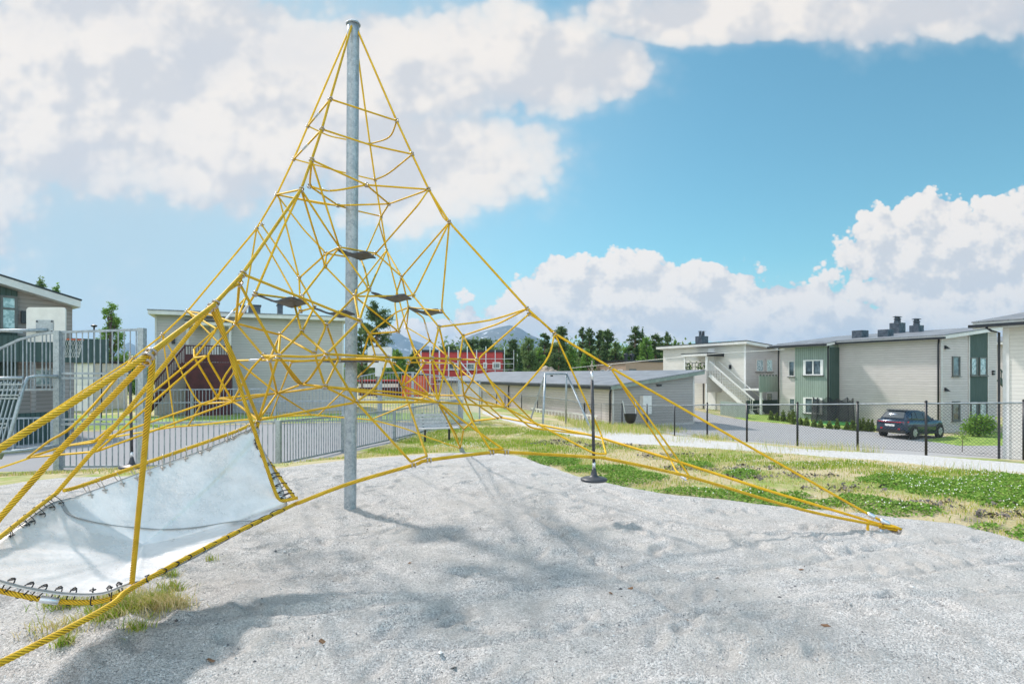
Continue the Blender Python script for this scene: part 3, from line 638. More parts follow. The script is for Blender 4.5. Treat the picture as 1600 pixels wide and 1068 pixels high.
def vnoise(xy, scale, seed=0, octaves=4):
    """value noise on a lattice, -1..1"""
    xy = np.asarray(xy, float) * scale; out = np.zeros(len(xy)); amp = 1.0; tot = 0
    for o in range(octaves):
        rs = np.random.RandomState(seed * 17 + o); T_ = rs.rand(256, 256)
        q = xy * (2 ** o) + 37.3 * o + seed * 3.7; i = np.floor(q).astype(int); f = q - i; f = f * f * (3 - 2 * f)
        a = T_[i[:, 0] % 256, i[:, 1] % 256]; b = T_[(i[:, 0] + 1) % 256, i[:, 1] % 256]; c = T_[i[:, 0] % 256, (i[:, 1] + 1) % 256]; d = T_[(i[:, 0] + 1) % 256, (i[:, 1] + 1) % 256]
        out += amp * ((a * (1 - f[:, 0]) + b * f[:, 0]) * (1 - f[:, 1]) + (c * (1 - f[:, 0]) + d * f[:, 0]) * f[:, 1]); tot += amp; amp *= .5
    return out / tot * 2 - 1
def mesh_np(name, V_, F_, material, smooth=True, parent=None, mats=None, midx=None, **props):
    me = bpy.data.meshes.new(name); V_ = np.ascontiguousarray(V_, np.float32); F_ = np.ascontiguousarray(F_, np.int32); k = F_.shape[1]
    me.vertices.add(len(V_)); me.vertices.foreach_set('co', V_.ravel()); me.loops.add(F_.size); me.loops.foreach_set('vertex_index', F_.ravel())
    me.polygons.add(len(F_)); me.polygons.foreach_set('loop_start', np.arange(0, F_.size, k, dtype=np.int32)); me.polygons.foreach_set('loop_total', np.full(len(F_), k, np.int32))
    me.polygons.foreach_set('use_smooth', np.full(len(F_), smooth))
    for m in (mats or [material]): me.materials.append(M[m] if isinstance(m, str) else m)
    if midx is not None: me.polygons.foreach_set('material_index', np.asarray(midx, np.int32))
    me.update(calc_edges=True); me.validate()
    o = bpy.data.objects.new(name, me); ROOT.objects.link(o)
    if parent: o.parent = parent
    return tag(o, **props)
def grid_faces(nx, ny, keep=None):
    i, j = np.meshgrid(np.arange(nx - 1), np.arange(ny - 1), indexing='ij'); a = (i * ny + j).ravel(); Fq = np.stack([a, a + ny, a + ny + 1, a + 1], 1)
    if keep is not None: Fq = Fq[keep[Fq].any(1)]
    return Fq
def compact(V_, F_):
    used = np.unique(F_); m = -np.ones(len(V_), int); m[used] = np.arange(len(used)); return V_[used], m[F_]
def sheet(name, poly, step, material, up=.02, edge=.25, wob=.12, disp=None, kind='structure', wscale=1.2, **props):
    Q_ = np.array(poly); x0, y0 = Q_.min(0) - edge * 2; x1, y1 = Q_.max(0) + edge * 2
    xs = np.arange(x0, x1 + step, step); ys = np.arange(y0, y1 + step, step)
    X_, Y_ = np.meshgrid(xs, ys, indexing='ij'); xy = np.stack([X_.ravel(), Y_.ravel()], 1)
    sd = seg_sd(xy, poly) + wob * vnoise(xy, wscale, 3)
    t = np.clip(sd / edge + .5, 0, 1); t = t * t * (3 - 2 * t)
    z = garr(xy) + (up + .05) * t - .05
    if disp is not None: z += disp(xy) * np.clip(sd / .5, 0, 1)
    V_ = np.column_stack([xy, z]); Fq = grid_faces(len(xs), len(ys), sd > -edge); V_, Fq = compact(V_, Fq)
    return mesh_np(name, V_, Fq, material, kind=kind, **props)

def ground_build(t, p):
    v = pos(t); n = t.noise(v, .55, 6, .6); n2 = t.noise(v, 3.1, 5, .65); n3 = t.noise(v, 28, 4, .7); n4 = t.noise(v, 1.1, 5, .6)
    straw = t.mix(t.smooth(n3, .3, .7), (.42, .34, .19), (.58, .50, .31))
    green = t.mix(t.smooth(n3, .3, .7), (.18, .26, .035), (.34, .40, .09))
    c = t.mix(t.smooth(t.math('ADD', n, t.math('MULTIPLY', n2, .35)), .62, .80), straw, green)
    soil = t.mix(n3, (.10, .09, .08), (.22, .19, .15))
    c = t.mix(t.math('MULTIPLY', t.smooth(n4, .58, .66), t.smooth(n3, .35, .55)), c, soil)
    t.link(c, p.inputs['Base Color']); bump(t, p, t.math('ADD', n3, n2), .6, .05)
M['ground'] = mat('dry_grass_and_soil', (.3, .25, .15), .95, 0, ground_build)
def gravel_build(t, p):
    v = pos(t); n = t.noise(v, 1.0, 6, .65); n2 = t.noise(v, 9, 5, .7); n3 = t.noise(v, 58, 4, .85)
    vo = t.n('ShaderNodeTexVoronoi', feature='F1'); t.link(v, vo.inputs['Vector']); vo.inputs['Scale'].default_value = 115
    sp = t.n('ShaderNodeSeparateColor'); t.link(vo.outputs['Color'], sp.inputs[0])
    c = t.mix(sp.outputs[0], (.36, .349, .34), (.86, .83, .805))
    c = t.mix(t.math('MULTIPLY', t.smooth(n2, .35, .7), .5), c, (.74, .715, .69))
    c = t.mix(t.math('MULTIPLY', t.smooth(n3, .50, .60), .50), c, (.13, .13, .13)); n5 = t.noise(v, 130, 2, .6); c = t.mix(t.math('MULTIPLY', t.smooth(n5, .60, .66), .75), c, (.07, .07, .07)); n6 = t.noise(v, 3.6, 5, .7); c = t.mix(t.math('MULTIPLY', t.smooth(n6, .48, .62), .38), c, (.34, .33, .315))
    c = t.mix(t.math('MULTIPLY', t.smooth(n, .45, .62), .45), c, (.52, .495, .46))
    t.link(c, p.inputs['Base Color'])
    h = t.math('ADD', t.math('MULTIPLY', vo.outputs['Distance'], -.5), t.math('ADD', n3, t.math('MULTIPLY', n2, 1.5)))
    bump(t, p, h, 1.0, .016)
M['gravel'] = mat('pale_crushed_gravel', (.5, .5, .5), .95, 0, gravel_build)
M['path'] = mottled((.40, .39, .375), (.60, .585, .565), 26, .95, name='pale_path_gravel', bumps=.5, bd=.01, kind='pos')
def asphalt_build(t, p):
    v = pos(t); n = t.noise(v, .35, 5, .6); n2 = t.noise(v, 40, 4, .7)
    c = t.mix(n2, (.26, .26, .265), (.42, .42, .425)); c = t.mix(t.math('MULTIPLY', t.smooth(n, .4, .65), .5), c, (.36, .36, .37))
    t.link(c, p.inputs['Base Color']); bump(t, p, n2, .3, .01)
M['asphalt'] = mat('sun_bleached_asphalt', (.28, .28, .28), .9, 0, asphalt_build)
def court_build(t, p):
    v = pos(t); n = t.noise(v, .5, 5, .6); n2 = t.noise(v, 30, 4, .7)
    c = t.mix(n2, (.20, .205, .215), (.32, .325, .34)); c = t.mix(t.math('MULTIPLY', t.smooth(n, .4, .65), .4), c, (.28, .28, .29)); t.link(c, p.inputs['Base Color'])
M['court'] = mat('grey_court_asphalt', (.2, .2, .21), .9, 0, court_build)
M['lawn'] = mottled((.15, .27, .03), (.32, .42, .09), 3, .95, name='mown_lawn', bumps=.5, bd=.03, kind='pos')

xs = np.concatenate([-np.geomspace(4000, 22, 40), np.arange(-21.5, 33, .35), np.geomspace(34, 4000, 40)])
ys = np.concatenate([np.linspace(-300, -6, 12), np.arange(-5, 48, .35), np.geomspace(49, 6000, 50)])
X_, Y_ = np.meshgrid(xs, ys, indexing='ij'); xy = np.stack([X_.ravel(), Y_.ravel()], 1)
zz = garr(np.clip(xy, [-900, -200], [900, 900])) + .02 * vnoise(xy, .8, 5)
GND = (xy, zz)
if 0: mesh_np('ground', np.column_stack([xy, zz]), grid_faces(len(xs), len(ys)), 'ground', kind='structure')

# play gravel round the net: far edge read from the photo
edge_px = [(-260, 775), (-60, 768), (90, 746), (200, 745), (320, 742), (430, 735), (520, 722), (620, 712), (700, 705), (770, 706), (812, 712), (850, 728), (905, 748), (980, 764), (1060, 777), (1180, 790), (1290, 800), (1400, 812), (1500, 822), (1560, 838), (1625, 858)]
gpoly = [gp(x, y, -.02) for x, y in edge_px]
ex = gpoly[-1]; gpoly += [(ex[0] + 2.5, ex[1] - 1.0), (11, 2), (11, -6), (-14, -6), (-14, 6)]
def gdisp(xy):
    d = .024 * vnoise(xy, 1.3, 1, 3) + .020 * vnoise(xy, 4.2, 2, 4) + .014 * np.abs(vnoise(xy, 12, 4, 2))
    for (cx, cy, rx, ry, hh) in ((-1.6, 3.9, 1.1, .5, .07), (.9, 4.6, .9, .35, -.03), (.3, 5.6, 1.4, .4, .03), (2.6, 4.8, .6, .3, -.03), (2.9, 3.6, 1.2, .5, .03), (-.2, 3.7, .6, .3, -.03), (-2.4, 3.4, .9, .5, .06)):
        d += hh * np.exp(-((xy[:, 0] - cx) / rx) ** 2 - ((xy[:, 1] - cy) / ry) ** 2)
    rs = np.random.RandomState(5)
    for _ in range(420):   # scuffed footprints
        cx, cy = rs.uniform(-4, 6), rs.uniform(2.6, 10); a = rs.uniform(0, 3.14); m = (np.abs(xy[:, 0] - cx) < .4) & (np.abs(xy[:, 1] - cy) < .4)
        q = xy[m] - (cx, cy); u = q @ (np.cos(a), np.sin(a)); vv = q @ (-np.sin(a), np.cos(a))
        e = (u / .11) ** 2 + (vv / .045) ** 2; d[m] += -.034 * np.exp(-e) + .014 * np.exp(-(np.sqrt(e) - 1.7) ** 2 * 3)
    for (x0, y0, x1, y1) in ((-2.6, 3.3, 5.2, 5.6), (1.2, 7.8, 2.3, 5.4), (-1, 3.2, 5, 4.4), (.2, 6.5, 1.2, 3.2), (-.6, 7.5, 3.4, 4.1), (2, 4.2, 6.0, 5.2)):   # tracks dragged through the gravel
        L_ = math.hypot(x1 - x0, y1 - y0); ux, uy = (x1 - x0) / L_, (y1 - y0) / L_
        s = (xy[:, 0] - x0) * ux + (xy[:, 1] - y0) * uy; n_ = -(xy[:, 0] - x0) * uy + (xy[:, 1] - y0) * ux + .06 * np.sin(s * 1.7)
        d -= .028 * np.exp(-(n_ / .035) ** 2) * ((s > 0) & (s < L_)) - .010 * np.exp(-((np.abs(n_) - .09) / .03) ** 2) * ((s > 0) & (s < L_))
    return d
zz = zz - .16 * np.clip((seg_sd(xy, gpoly) - .35) / .5, 0, 1)      # the soil dips under the gravel bed
mesh_np('ground', np.column_stack([xy, zz]), grid_faces(len(xs), len(ys)), 'ground', kind='structure')
sheet('play_area_gravel', gpoly, .032, 'gravel', .03, .22, .10, gdisp)
# loose stones
def stones(name, n, region, smin, smax, seed):
    rs = np.random.RandomState(seed); x0, x1, y0, y1 = region
    r = rs.rand(n * 3); yy = y0 + (y1 - y0) * r ** 1.5; xx = x0 + (x1 - x0) * rs.rand(n * 3)
    xy = np.column_stack([xx, yy]); k = (np.abs(xx / yy) < 1.0) & (seg_sd(xy, gpoly) > .25); xy = xy[k][:n]; n = len(xy)
    z = garr(xy) + .03 + gdisp(xy); s = smin + (smax - smin) * rs.rand(n) ** 3
    oct_ = np.array([(1, 0, 0), (-1, 0, 0), (0, 1, 0), (0, -1, 0), (0, 0, 1), (0, 0, -1)], float); ft = np.array([(0, 2, 4), (2, 1, 4), (1, 3, 4), (3, 0, 4), (2, 0, 5), (1, 2, 5), (3, 1, 5), (0, 3, 5)])
    q = oct_[None] * rs.uniform(.6, 1.2, (n, 6, 1)) * np.stack([np.ones(n), rs.uniform(.6, 1, n), rs.uniform(.4, .7, n)], 1)[:, None, :] * s[:, None, None]
    a = rs.rand(n) * 6.28; c_, s_ = np.cos(a)[:, None], np.sin(a)[:, None]; X2 = q[..., 0] * c_ - q[..., 1] * s_; Y2 = q[..., 0] * s_ + q[..., 1] * c_
    V_ = np.stack([X2 + xy[:, 0:1], Y2 + xy[:, 1:2], q[..., 2] + z[:, None] + s[:, None] * .15], -1).reshape(-1, 3)
    F_ = (ft[None] + 6 * np.arange(n)[:, None, None]).reshape(-1, 3)
    mesh_np(name, V_, F_, None, smooth=False, mats=['stone_a', 'stone_b', 'stone_c'], midx=np.repeat(rs.choice(3, n, p=[.55, .3, .15]), 8), kind='stuff')
M['stone_a'] = mat('pale_grey_stone', (.66, .66, .65), .9); M['stone_b'] = mat('mid_grey_stone', (.42, .42, .415), .9); M['stone_c'] = mat('dark_grey_stone', (.11, .11, .115), .9)
stones('loose_pebbles', 45000, (-5, 6.5, 2.3, 10.5), .002, .008, 3)

stones('loose_stones', 420, (-4.5, 6, 2.6, 9), .009, .022, 8)
# gravel path in front of the chain-link fence, car park, court, lawns
path_px_far = [(752, 641), (800, 650), (850, 662), (900, 668), (960, 672), (1054, 680), (1105, 688), (1167, 693), (1246, 700), (1340, 706), (1447, 712), (1600, 724), (1760, 740)]
path_px_near = [(1760, 780), (1600, 741), (1500, 731), (1447, 727), (1340, 717), (1246, 709), (1167, 705), (1105, 700), (1050, 697), (960, 692), (900, 683), (850, 672), (800, 660), (752, 645)]
sheet('gravel_path', [gp(x, y) for x, y in path_px_far + path_px_near], .12, 'path', .02, .3, .12, lambda q: .01 * vnoise(q, 3, 8))
park = [(6.2, 27), (8, 24.5), (9.6, 20.8), (12.5, 17.5), (30, 12), (40, 20), (40, 31.5), (24.6, 31.6), (20.0, 34.2), (15.6, 37.5), (15.2, 42), (15.4, 60), (9, 60), (12.8, 44), (11, 37.8), (6, 35.5)]
sheet('car_park', park, .4, 'asphalt', .03, .3, .08)
courtp = [(-5.05, 12.9), (-3.8, 18.5), (-1.4, 24.6), (-1.5, 30.5), (-22, 30.5), (-24, 12.4), (-9.7, 12.3), (-8, 12.4)]
courtp = [(-4.9, 12.6), (-3.6, 18.5), (-1.2, 24.8), (-6, 25.2), (-12, 24), (-15, 21.8), (-24, 19.5), (-24, 11.6), (-9.7, 11.8), (-7.8, 12.0)]
sheet('court_surface', courtp, .3, 'court', .02, .2, .0)
sheet('lawn_behind_the_court', [(-1.2, 25.4), (-6, 25.7), (-12, 24.6), (-15, 22.4), (-24, 20), (-40, 20), (-40, 34), (-16, 29), (-6, 33), (-2.0, 35)], .4, 'lawn', .025, .4, .15)
sheet('parking_lawn', [(15.8, 38), (20.1, 34.6), (24.0, 32.3), (26, 34), (23, 40), (20, 44), (16, 44)], .25, 'lawn', .05, .2, .05)
sheet('parking_lawn', [gp(1438, 688), gp(1480, 682), gp(1570, 676), gp(1600, 686), gp(1575, 697), gp(1500, 697)], .2, 'lawn', .06, .2, .05)

# ------------------------------------------------------------------ grass, clover, weeds (nobody could count them)
GR = [M_ for M_ in (mat('grass_green_a', (.17, .30, .025), .8, spec=.2), mat('grass_green_b', (.28, .40, .045), .8, spec=.2), mat('grass_yellow', (.46, .45, .10), .85, spec=.2), mat('grass_straw', (.66, .56, .32), .9, spec=.2))]
CLV = [mat('clover_green', (.12, .25, .03), .75, spec=.25), mat('clover_light_green', (.26, .40, .07), .75, spec=.25)]
WH = mat('clover_flower', (.80, .80, .74), .8)
for m_ in GR + CLV:
    pn = [n_ for n_ in m_.node_tree.nodes if n_.type == 'BSDF_PRINCIPLED'][0]; translucent(m_, .30)
def blades(xy, h0, h1, wdt, seed, lean=.5):
    rs = np.random.RandomState(seed); n = len(xy); a = rs.rand(n) * 6.28; h = h0 + (h1 - h0) * rs.rand(n); z = garr(xy)
    dx, dy = np.cos(a) * wdt, np.sin(a) * wdt; la = rs.rand(n) * 6.28; l = lean * h * rs.rand(n)
    tip = np.column_stack([xy[:, 0] + np.cos(la) * l, xy[:, 1] + np.sin(la) * l, z + h])
    mid = np.column_stack([xy[:, 0] + np.cos(la) * l * .35, xy[:, 1] + np.sin(la) * l * .35, z + h * .55])
    V_ = np.stack([np.column_stack([xy[:, 0] - dx, xy[:, 1] - dy, z - .01]), np.column_stack([xy[:, 0] + dx, xy[:, 1] + dy, z - .01]), mid + np.column_stack([dx, dy, dx * 0]) * .8, mid - np.column_stack([dx, dy, dx * 0]) * .8, tip], 1).reshape(-1, 3)
    b = 5 * np.arange(n)[:, None]; F_ = np.concatenate([np.concatenate([b, b + 1, b + 2], 1), np.concatenate([b, b + 2, b + 3], 1), np.concatenate([b + 3, b + 2, b + 4], 1)])
    return V_, F_, n
def grass_obj(name, xy, h0, h1, wdt, seed, probs, lean=.5, **props):
    V_, F_, n = blades(xy, h0, h1, wdt, seed, lean); rs = np.random.RandomState(seed + 1); mi = rs.choice(4, n, p=probs)
    return mesh_np(name, V_, F_, None, smooth=False, mats=GR, midx=np.tile(mi, 3), kind='stuff', **props)
def in_ell(xy, ells):
    """xy ground points inside pixel ellipses (px,py,rx,ry)"""
    z = garr(xy); px = CX + xy[:, 0] / xy[:, 1] * F; py = HY + (EYE - z) / xy[:, 1] * F; m = np.full(len(xy), -9.0)
    for (cx, cy, rx, ry) in ells: m = np.maximum(m, 1 - np.hypot((px - cx) / rx, (py - cy) / ry))
    return m + .55 * vnoise(xy, 2.4, 9, 5)
def scatter(n, x0, x1, y0, y1, seed):
    rs = np.random.RandomState(seed); return np.column_stack([x0 + (x1 - x0) * rs.rand(n), y0 + (y1 - y0) * rs.rand(n)])
mead = [gp(-100, 742), gp(200, 740), gp(330, 742, -.1), gp(440, 733, -.15), gp(620, 708, -.1), gp(720, 701, -.1), gp(810, 710, -.1), gp(905, 746, -.05), gp(1000, 766, -.05), gp(1180, 789, -.05), gp(1400, 811, -.05), gp(1560, 838, -.02), gp(1620, 856, -.02), (9.5, 4.5), (14, 9), gp(1600, 741), gp(1447, 728), gp(1246, 711), gp(1105, 702), gp(960, 694), gp(850, 674), gp(790, 662), gp(745, 655), gp(620, 690), gp(440, 728), gp(225, 733)]
# dry and green meadow grass
q = scatter(420000, -9.5, 14.5, 5, 27, 21); sdm = seg_sd(q, mead); nz = vnoise(q, .9, 31, 4) + .5 * vnoise(q, 4, 32, 3)
CLOV = [(865, 722, 42, 9), (985, 748, 62, 12), (1085, 776, 120, 14), (1200, 785, 70, 11), (1160, 742, 34, 8), (1085, 728, 30, 5), (1410, 798, 72, 12), (1536, 826, 34, 7), (1490, 762, 130, 20), (1570, 768, 90, 28), (1400, 750, 90, 7),
        (1340, 786, 70, 10), (1250, 790, 70, 9), (1600, 838, 25, 14), (845, 716, 25, 8), (930, 735, 60, 8), (1180, 770, 40, 6), (1240, 775, 30, 5)]
GRN = [(1300, 727, 130, 8), (1430, 740, 120, 6), (700, 690, 70, 8), (620, 706, 60, 5), (800, 694, 80, 7), (880, 704, 60, 6), (660, 684, 60, 9), (1130, 716, 90, 7), (960, 700, 70, 5), (780, 672, 60, 8), (870, 676, 70, 7), (700, 672, 50, 8)]
mc = in_ell(q, CLOV); mg = in_ell(q, GRN); u_ = np.random.RandomState(77).rand(len(q))
soil = (vnoise(q, 1.3, 41, 4) > .12)
k = (sdm > -.15) & (mg > .12) & (q[:, 1] < 22); grass_obj('meadow_grass', q[k][:70000], .02, .075, .0055, 5, [.30, .42, .22, .06])
k = (sdm > -.1) & (mg <= .12) & (mc <= .12) & (u_ < np.where(soil, .18, .75)); grass_obj('dry_grass', q[k][:130000], .02, .07, .0055, 6, [.04, .14, .26, .56], .9)
# clover: little tilted leaves standing in low cushions, with white flower heads
k = (sdm > -.25) & (mc > .12) & (u_ < .98); c0 = q[k]; rs = np.random.RandomState(8); c0 = np.repeat(c0, 3, 0)[:150000] + rs.normal(0, .03, (min(len(c0) * 3, 150000), 2)); n = len(c0)
hh = .012 + .075 * np.clip(in_ell(c0, CLOV), 0, .5) * 1.6 * rs.rand(n); zz = garr(c0) + hh; a = rs.rand(n) * 6.28; s = rs.uniform(.008, .019, n); tx = rs.normal(0, .45, n); ty = rs.normal(0, .45, n)
ca, sa = np.cos(a) * s, np.sin(a) * s
def quad(c0, zz, ca, sa, tx, ty):
    P_ = [np.column_stack([c0[:, 0] + dx, c0[:, 1] + dy, zz + dx * tx + dy * ty]) for dx, dy in ((ca, sa), (-sa, ca), (-ca, -sa), (sa, -ca))]
    return np.stack(P_, 1).reshape(-1, 3), 4 * np.arange(len(c0))[:, None] + np.arange(4)[None]
V_, F_ = quad(c0, zz, ca, sa, tx, ty); mesh_np('clover_foliage', V_, F_, None, False, mats=CLV, midx=rs.choice(2, n, p=[.6, .4]), kind='stuff')
FL = [(1490, 768, 110, 18), (1410, 800, 70, 10), (1300, 728, 140, 7), (1130, 702, 90, 5), (1430, 742, 120, 8), (1550, 745, 80, 9), (1170, 742, 34, 7), (1250, 795, 80, 8), (720, 700, 40, 5), (1120, 778, 90, 8), (1600, 800, 40, 20)]
fl = scatter(60000, -2, 14, 5.5, 24, 51); mf = in_ell(fl, FL); fl = fl[(mf > .05) & (seg_sd(fl, mead) > -.2)][:600]; n = len(fl); rs = np.random.RandomState(9)
zz = garr(fl) + rs.uniform(.06, .13, n); s = rs.uniform(.006, .012, n)
oc = np.array([(1, 0, 0), (-1, 0, 0), (0, 1, 0), (0, -1, 0), (0, 0, 1), (0, 0, -1)], float); ft = np.array([(0, 2, 4), (2, 1, 4), (1, 3, 4), (3, 0, 4), (2, 0, 5), (1, 2, 5), (3, 1, 5), (0, 3, 5)])
V_ = (oc[None] * s[:, None, None] + np.column_stack([fl, zz])[:, None]).reshape(-1, 3); mesh_np('clover_blossom', V_, (ft[None] + 6 * np.arange(n)[:, None, None]).reshape(-1, 3), WH, False, kind='stuff')
# tall seeding grass along the path edge and the fence
E1 = [(1370, 703, 150, 5), (1420, 738, 130, 5), (1200, 702, 60, 5), (960, 676, 90, 6), (880, 668, 60, 6), (1080, 690, 60, 5), (1560, 744, 60, 5), (1300, 704, 180, 5)]
q2 = scatter(90000, 1, 15, 10, 27, 61); m2 = in_ell(q2, E1); grass_obj('tall_grass', q2[(m2 > .2)][:5500], .08, .30, .0032, 62, [.03, .17, .35, .45], .5)
q3 = scatter(30000, 2.5, 9, 18, 34, 63); m3 = in_ell(q3, [(900, 668, 60, 8), (1000, 672, 90, 8), (1140, 690, 120, 4), (830, 655, 60, 8)]); grass_obj('tall_grass', q3[m3 > .1][:5000], .08, .32, .007, 64, [.06, .25, .39, .30], .5)
# weed tufts growing in the gravel under the sheet
def tufts(name, cs, seed, probs):
    rs = np.random.RandomState(seed); L_ = []
    for (px, py, r, n) in cs:
        c = np.array(gp(px, py, .03)); L_.append(c + rs.normal(0, r * .45, (n, 2)) * (1, .55))
    q_ = np.concatenate(L_); V_, F_, n = blades(q_, .02, .085, .0026, seed, 1.6); mi = rs.choice(4, n, p=probs); V_[:, 2] += .03 + np.repeat(gdisp(q_), 5)
    mesh_np(name, V_, F_, None, False, mats=GR, midx=np.tile(mi, 3), kind='stuff')
tufts('weed_grass', [(200, 968, .26, 1100), (235, 965, .16, 700), (105, 960, .16, 450), (170, 985, .14, 350), (262, 905, .10, 120), (268, 935, .12, 160), (100, 1024, .06, 130), (215, 1005, .10, 120), (330, 880, .06, 40)], 71, [.12, .28, .32, .28])
tufts('dead_weed_grass', [(262, 972, .16, 420), (90, 1000, .2, 200), (190, 945, .25, 200), (240, 968, .2, 500)], 72, [.0, .05, .25, .70])

# a few dry leaves and twigs lying on the gravel
rs = np.random.RandomState(12); pl = np.array([gp(x, y, .03) for x, y in ((707, 1050), (870, 929), (950, 1036), (1072, 970), (955, 928), (985, 920), (1252, 690 + 200), (1290, 985), (640, 880), (1120, 905), (1400, 960), (505, 1010), (330, 1040))]); zz = garr(pl) + .034 + gdisp(pl)
n = len(pl); V_, F_ = quad(pl, zz, np.cos(rs.rand(n) * 6) * .022, np.sin(rs.rand(n) * 6) * .022, rs.normal(0, .3, n), rs.normal(0, .3, n))
mesh_np('leaf_litter', V_, F_, mottled((.12, .06, .03), (.25, .14, .07), 30, .9, name='dry_brown_leaf'), False, kind='stuff')
# dark crumbs of old turf and bark along the worn line through the meadow
cr = scatter(260000, -1, 13.5, 5.5, 24, 91); mcx = in_ell(cr, [(1130, 733, 120, 6), (1210, 745, 110, 7), (1340, 764, 130, 9), (1470, 790, 110, 9), (1560, 806, 60, 8), (960, 697, 90, 4), (870, 692, 60, 4), (1040, 712, 70, 4)])
cr = cr[(mcx > .15) & (seg_sd(cr, mead) > -.1) & (vnoise(cr, 5, 92, 3) > .0)][:2300]; n = len(cr); rs = np.random.RandomState(93)
V_, F_ = quad(cr, garr(cr) + rs.uniform(.012, .045, n), np.cos(rs.rand(n) * 6) * rs.uniform(.01, .035, n), np.sin(rs.rand(n) * 6) * rs.uniform(.004, .02, n), rs.normal(0, .5, n), rs.normal(0, .5, n))
mesh_np('turf_crumb_litter', V_, F_, mottled((.09, .08, .075), (.20, .17, .15), 20, .95, name='dark_dry_turf_crumbs'), False, kind='stuff')

# ------------------------------------------------------------------ buildings (one frame direction for the whole estate)
UX, UY = (.9075, .42), (-.42, .9075); RZ = math.atan2(.42, .9075)
class Frame:
    def __init__(s, name, x, y, z, rz=RZ, **props):
        s.x, s.y, s.z = x, y, z; s.vx = (math.cos(rz), math.sin(rz)); s.vy = (-math.sin(rz), math.cos(rz)); s.o = empty(name, (x, y, z), rz, **props)
    def hit(s, plane, c, px, py=None):
        """local coordinates where the sight line of a pixel meets the wall x=c or y=c"""
        t = (px - CX) / F
        if plane == 'y': ox, oy = s.x + s.vy[0] * c, s.y + s.vy[1] * c; d = s.vx
        else: ox, oy = s.x + s.vx[0] * c, s.y + s.vx[1] * c; d = s.vy
        a = (t * oy - ox) / (d[0] - t * d[1]); Y = oy + d[1] * a
        return (a, None) if py is None else (a, zof(py, Y) - s.z)
def wall(fr, name, material, prof, y0, y1, axis='y', **kw):
    """profile of (x,z) points extruded along local y (or (y,z) along x)"""
    mb = MB()
    if axis == 'y': mb.prism([(a, y0, b) for a, b in prof], (0, y1 - y0, 0))
    else: mb.prism([(y0, a, b) for a, b in prof], (y1 - y0, 0, 0))
    return mb.build(name, material, fr.o, **kw)
def window(fr, plane, c, a0, a1, z0, z1, sash=1, frame='frame', glass='glass', sgn=-1, fw=.07, transom=None, sill=True, casing=.0):
    """frame bars stand proud of the wall at plane=c, the pane sits inside them"""
    a0, a1 = min(a0, a1), max(a0, a1); z0, z1 = min(z0, z1), max(z0, z1)
    def bx(mb, p0, p1, q0, q1, d0, d1):
        lo, hi = sorted((c + sgn * d0, c + sgn * d1))
        mb.box(lo, hi, p0, p1, q0, q1) if plane == 'x' else mb.box(p0, p1, lo, hi, q0, q1)
    mb = MB(); k = casing
    bx(mb, a0 - k, a0 + fw, z0, z1, -.02, .06); bx(mb, a1 - fw, a1 + k, z0, z1, -.02, .06)
    bx(mb, a0 + fw, a1 - fw, z1 - fw, z1, -.02, .058); bx(mb, a0 + fw, a1 - fw, z0, z0 + fw, -.02, .058)
    for i in range(1, sash):
        m = a0 + (a1 - a0) * i / sash; bx(mb, m - fw * .6, m + fw * .6, z0 + fw, z1 - fw, -.02, .052)
    if transom: bx(mb, a0 + fw, a1 - fw, transom - fw * .5, transom + fw * .5, -.02, .050)
    wnd = mb.build('window', frame, fr.o)
    mb = MB(); bx(mb, a0 + fw * .9, a1 - fw * .9, z0 + fw * .9, z1 - fw * .9, -.03, .02); mb.build('pane', glass, wnd)
    if sill: mb = MB(); bx(mb, a0 - .06 - k, a1 + .06 + k, z0 - .05, z0 - .003, -.02, .12); mb.build('sill', 'dkframe', wnd)
    return wnd
def winpx(fr, plane, c, x0, x1, y0, y1, **kw):
    xm = (x0 + x1) / 2; a0, _ = fr.hit(plane, c, x0); a1, _ = fr.hit(plane, c, x1); _, zt = fr.hit(plane, c, xm, y0); _, zb = fr.hit(plane, c, xm, y1)
    return window(fr, plane, c, a0, a1, zb, zt, **kw)
def roofslab(fr, x0, x1, z0, z1, y0, y1, t=.22, trim='fascia', top='roof', zy=0.0, part='roof'):
    """mono-pitch slab: height z0 at x0, z1 at x1 (undersides), optional extra fall zy along y"""
    def ring(h, e=0): return [(x0 - e, y0 - e, z0 + h), (x1 + e, y0 - e, z1 + h), (x1 + e, y1 + e, z1 + h + zy), (x0 - e, y1 + e, z0 + h + zy)]
    a, b = ring(0), ring(t); mb = MB(); mb.add(a + b, [(3, 2, 1, 0), (4, 5, 6, 7), (0, 1, 5, 4), (1, 2, 6, 5), (2, 3, 7, 6), (3, 0, 4, 7)]); r = mb.build(part, trim, fr.o)
    a, b = ring(t + .002, .03), ring(t + .055, .03); mb = MB(); mb.add(a + b, [(3, 2, 1, 0), (4, 5, 6, 7), (0, 1, 5, 4), (1, 2, 6, 5), (2, 3, 7, 6), (3, 0, 4, 7)]); mb.build('roof_covering', top, r)
    return r
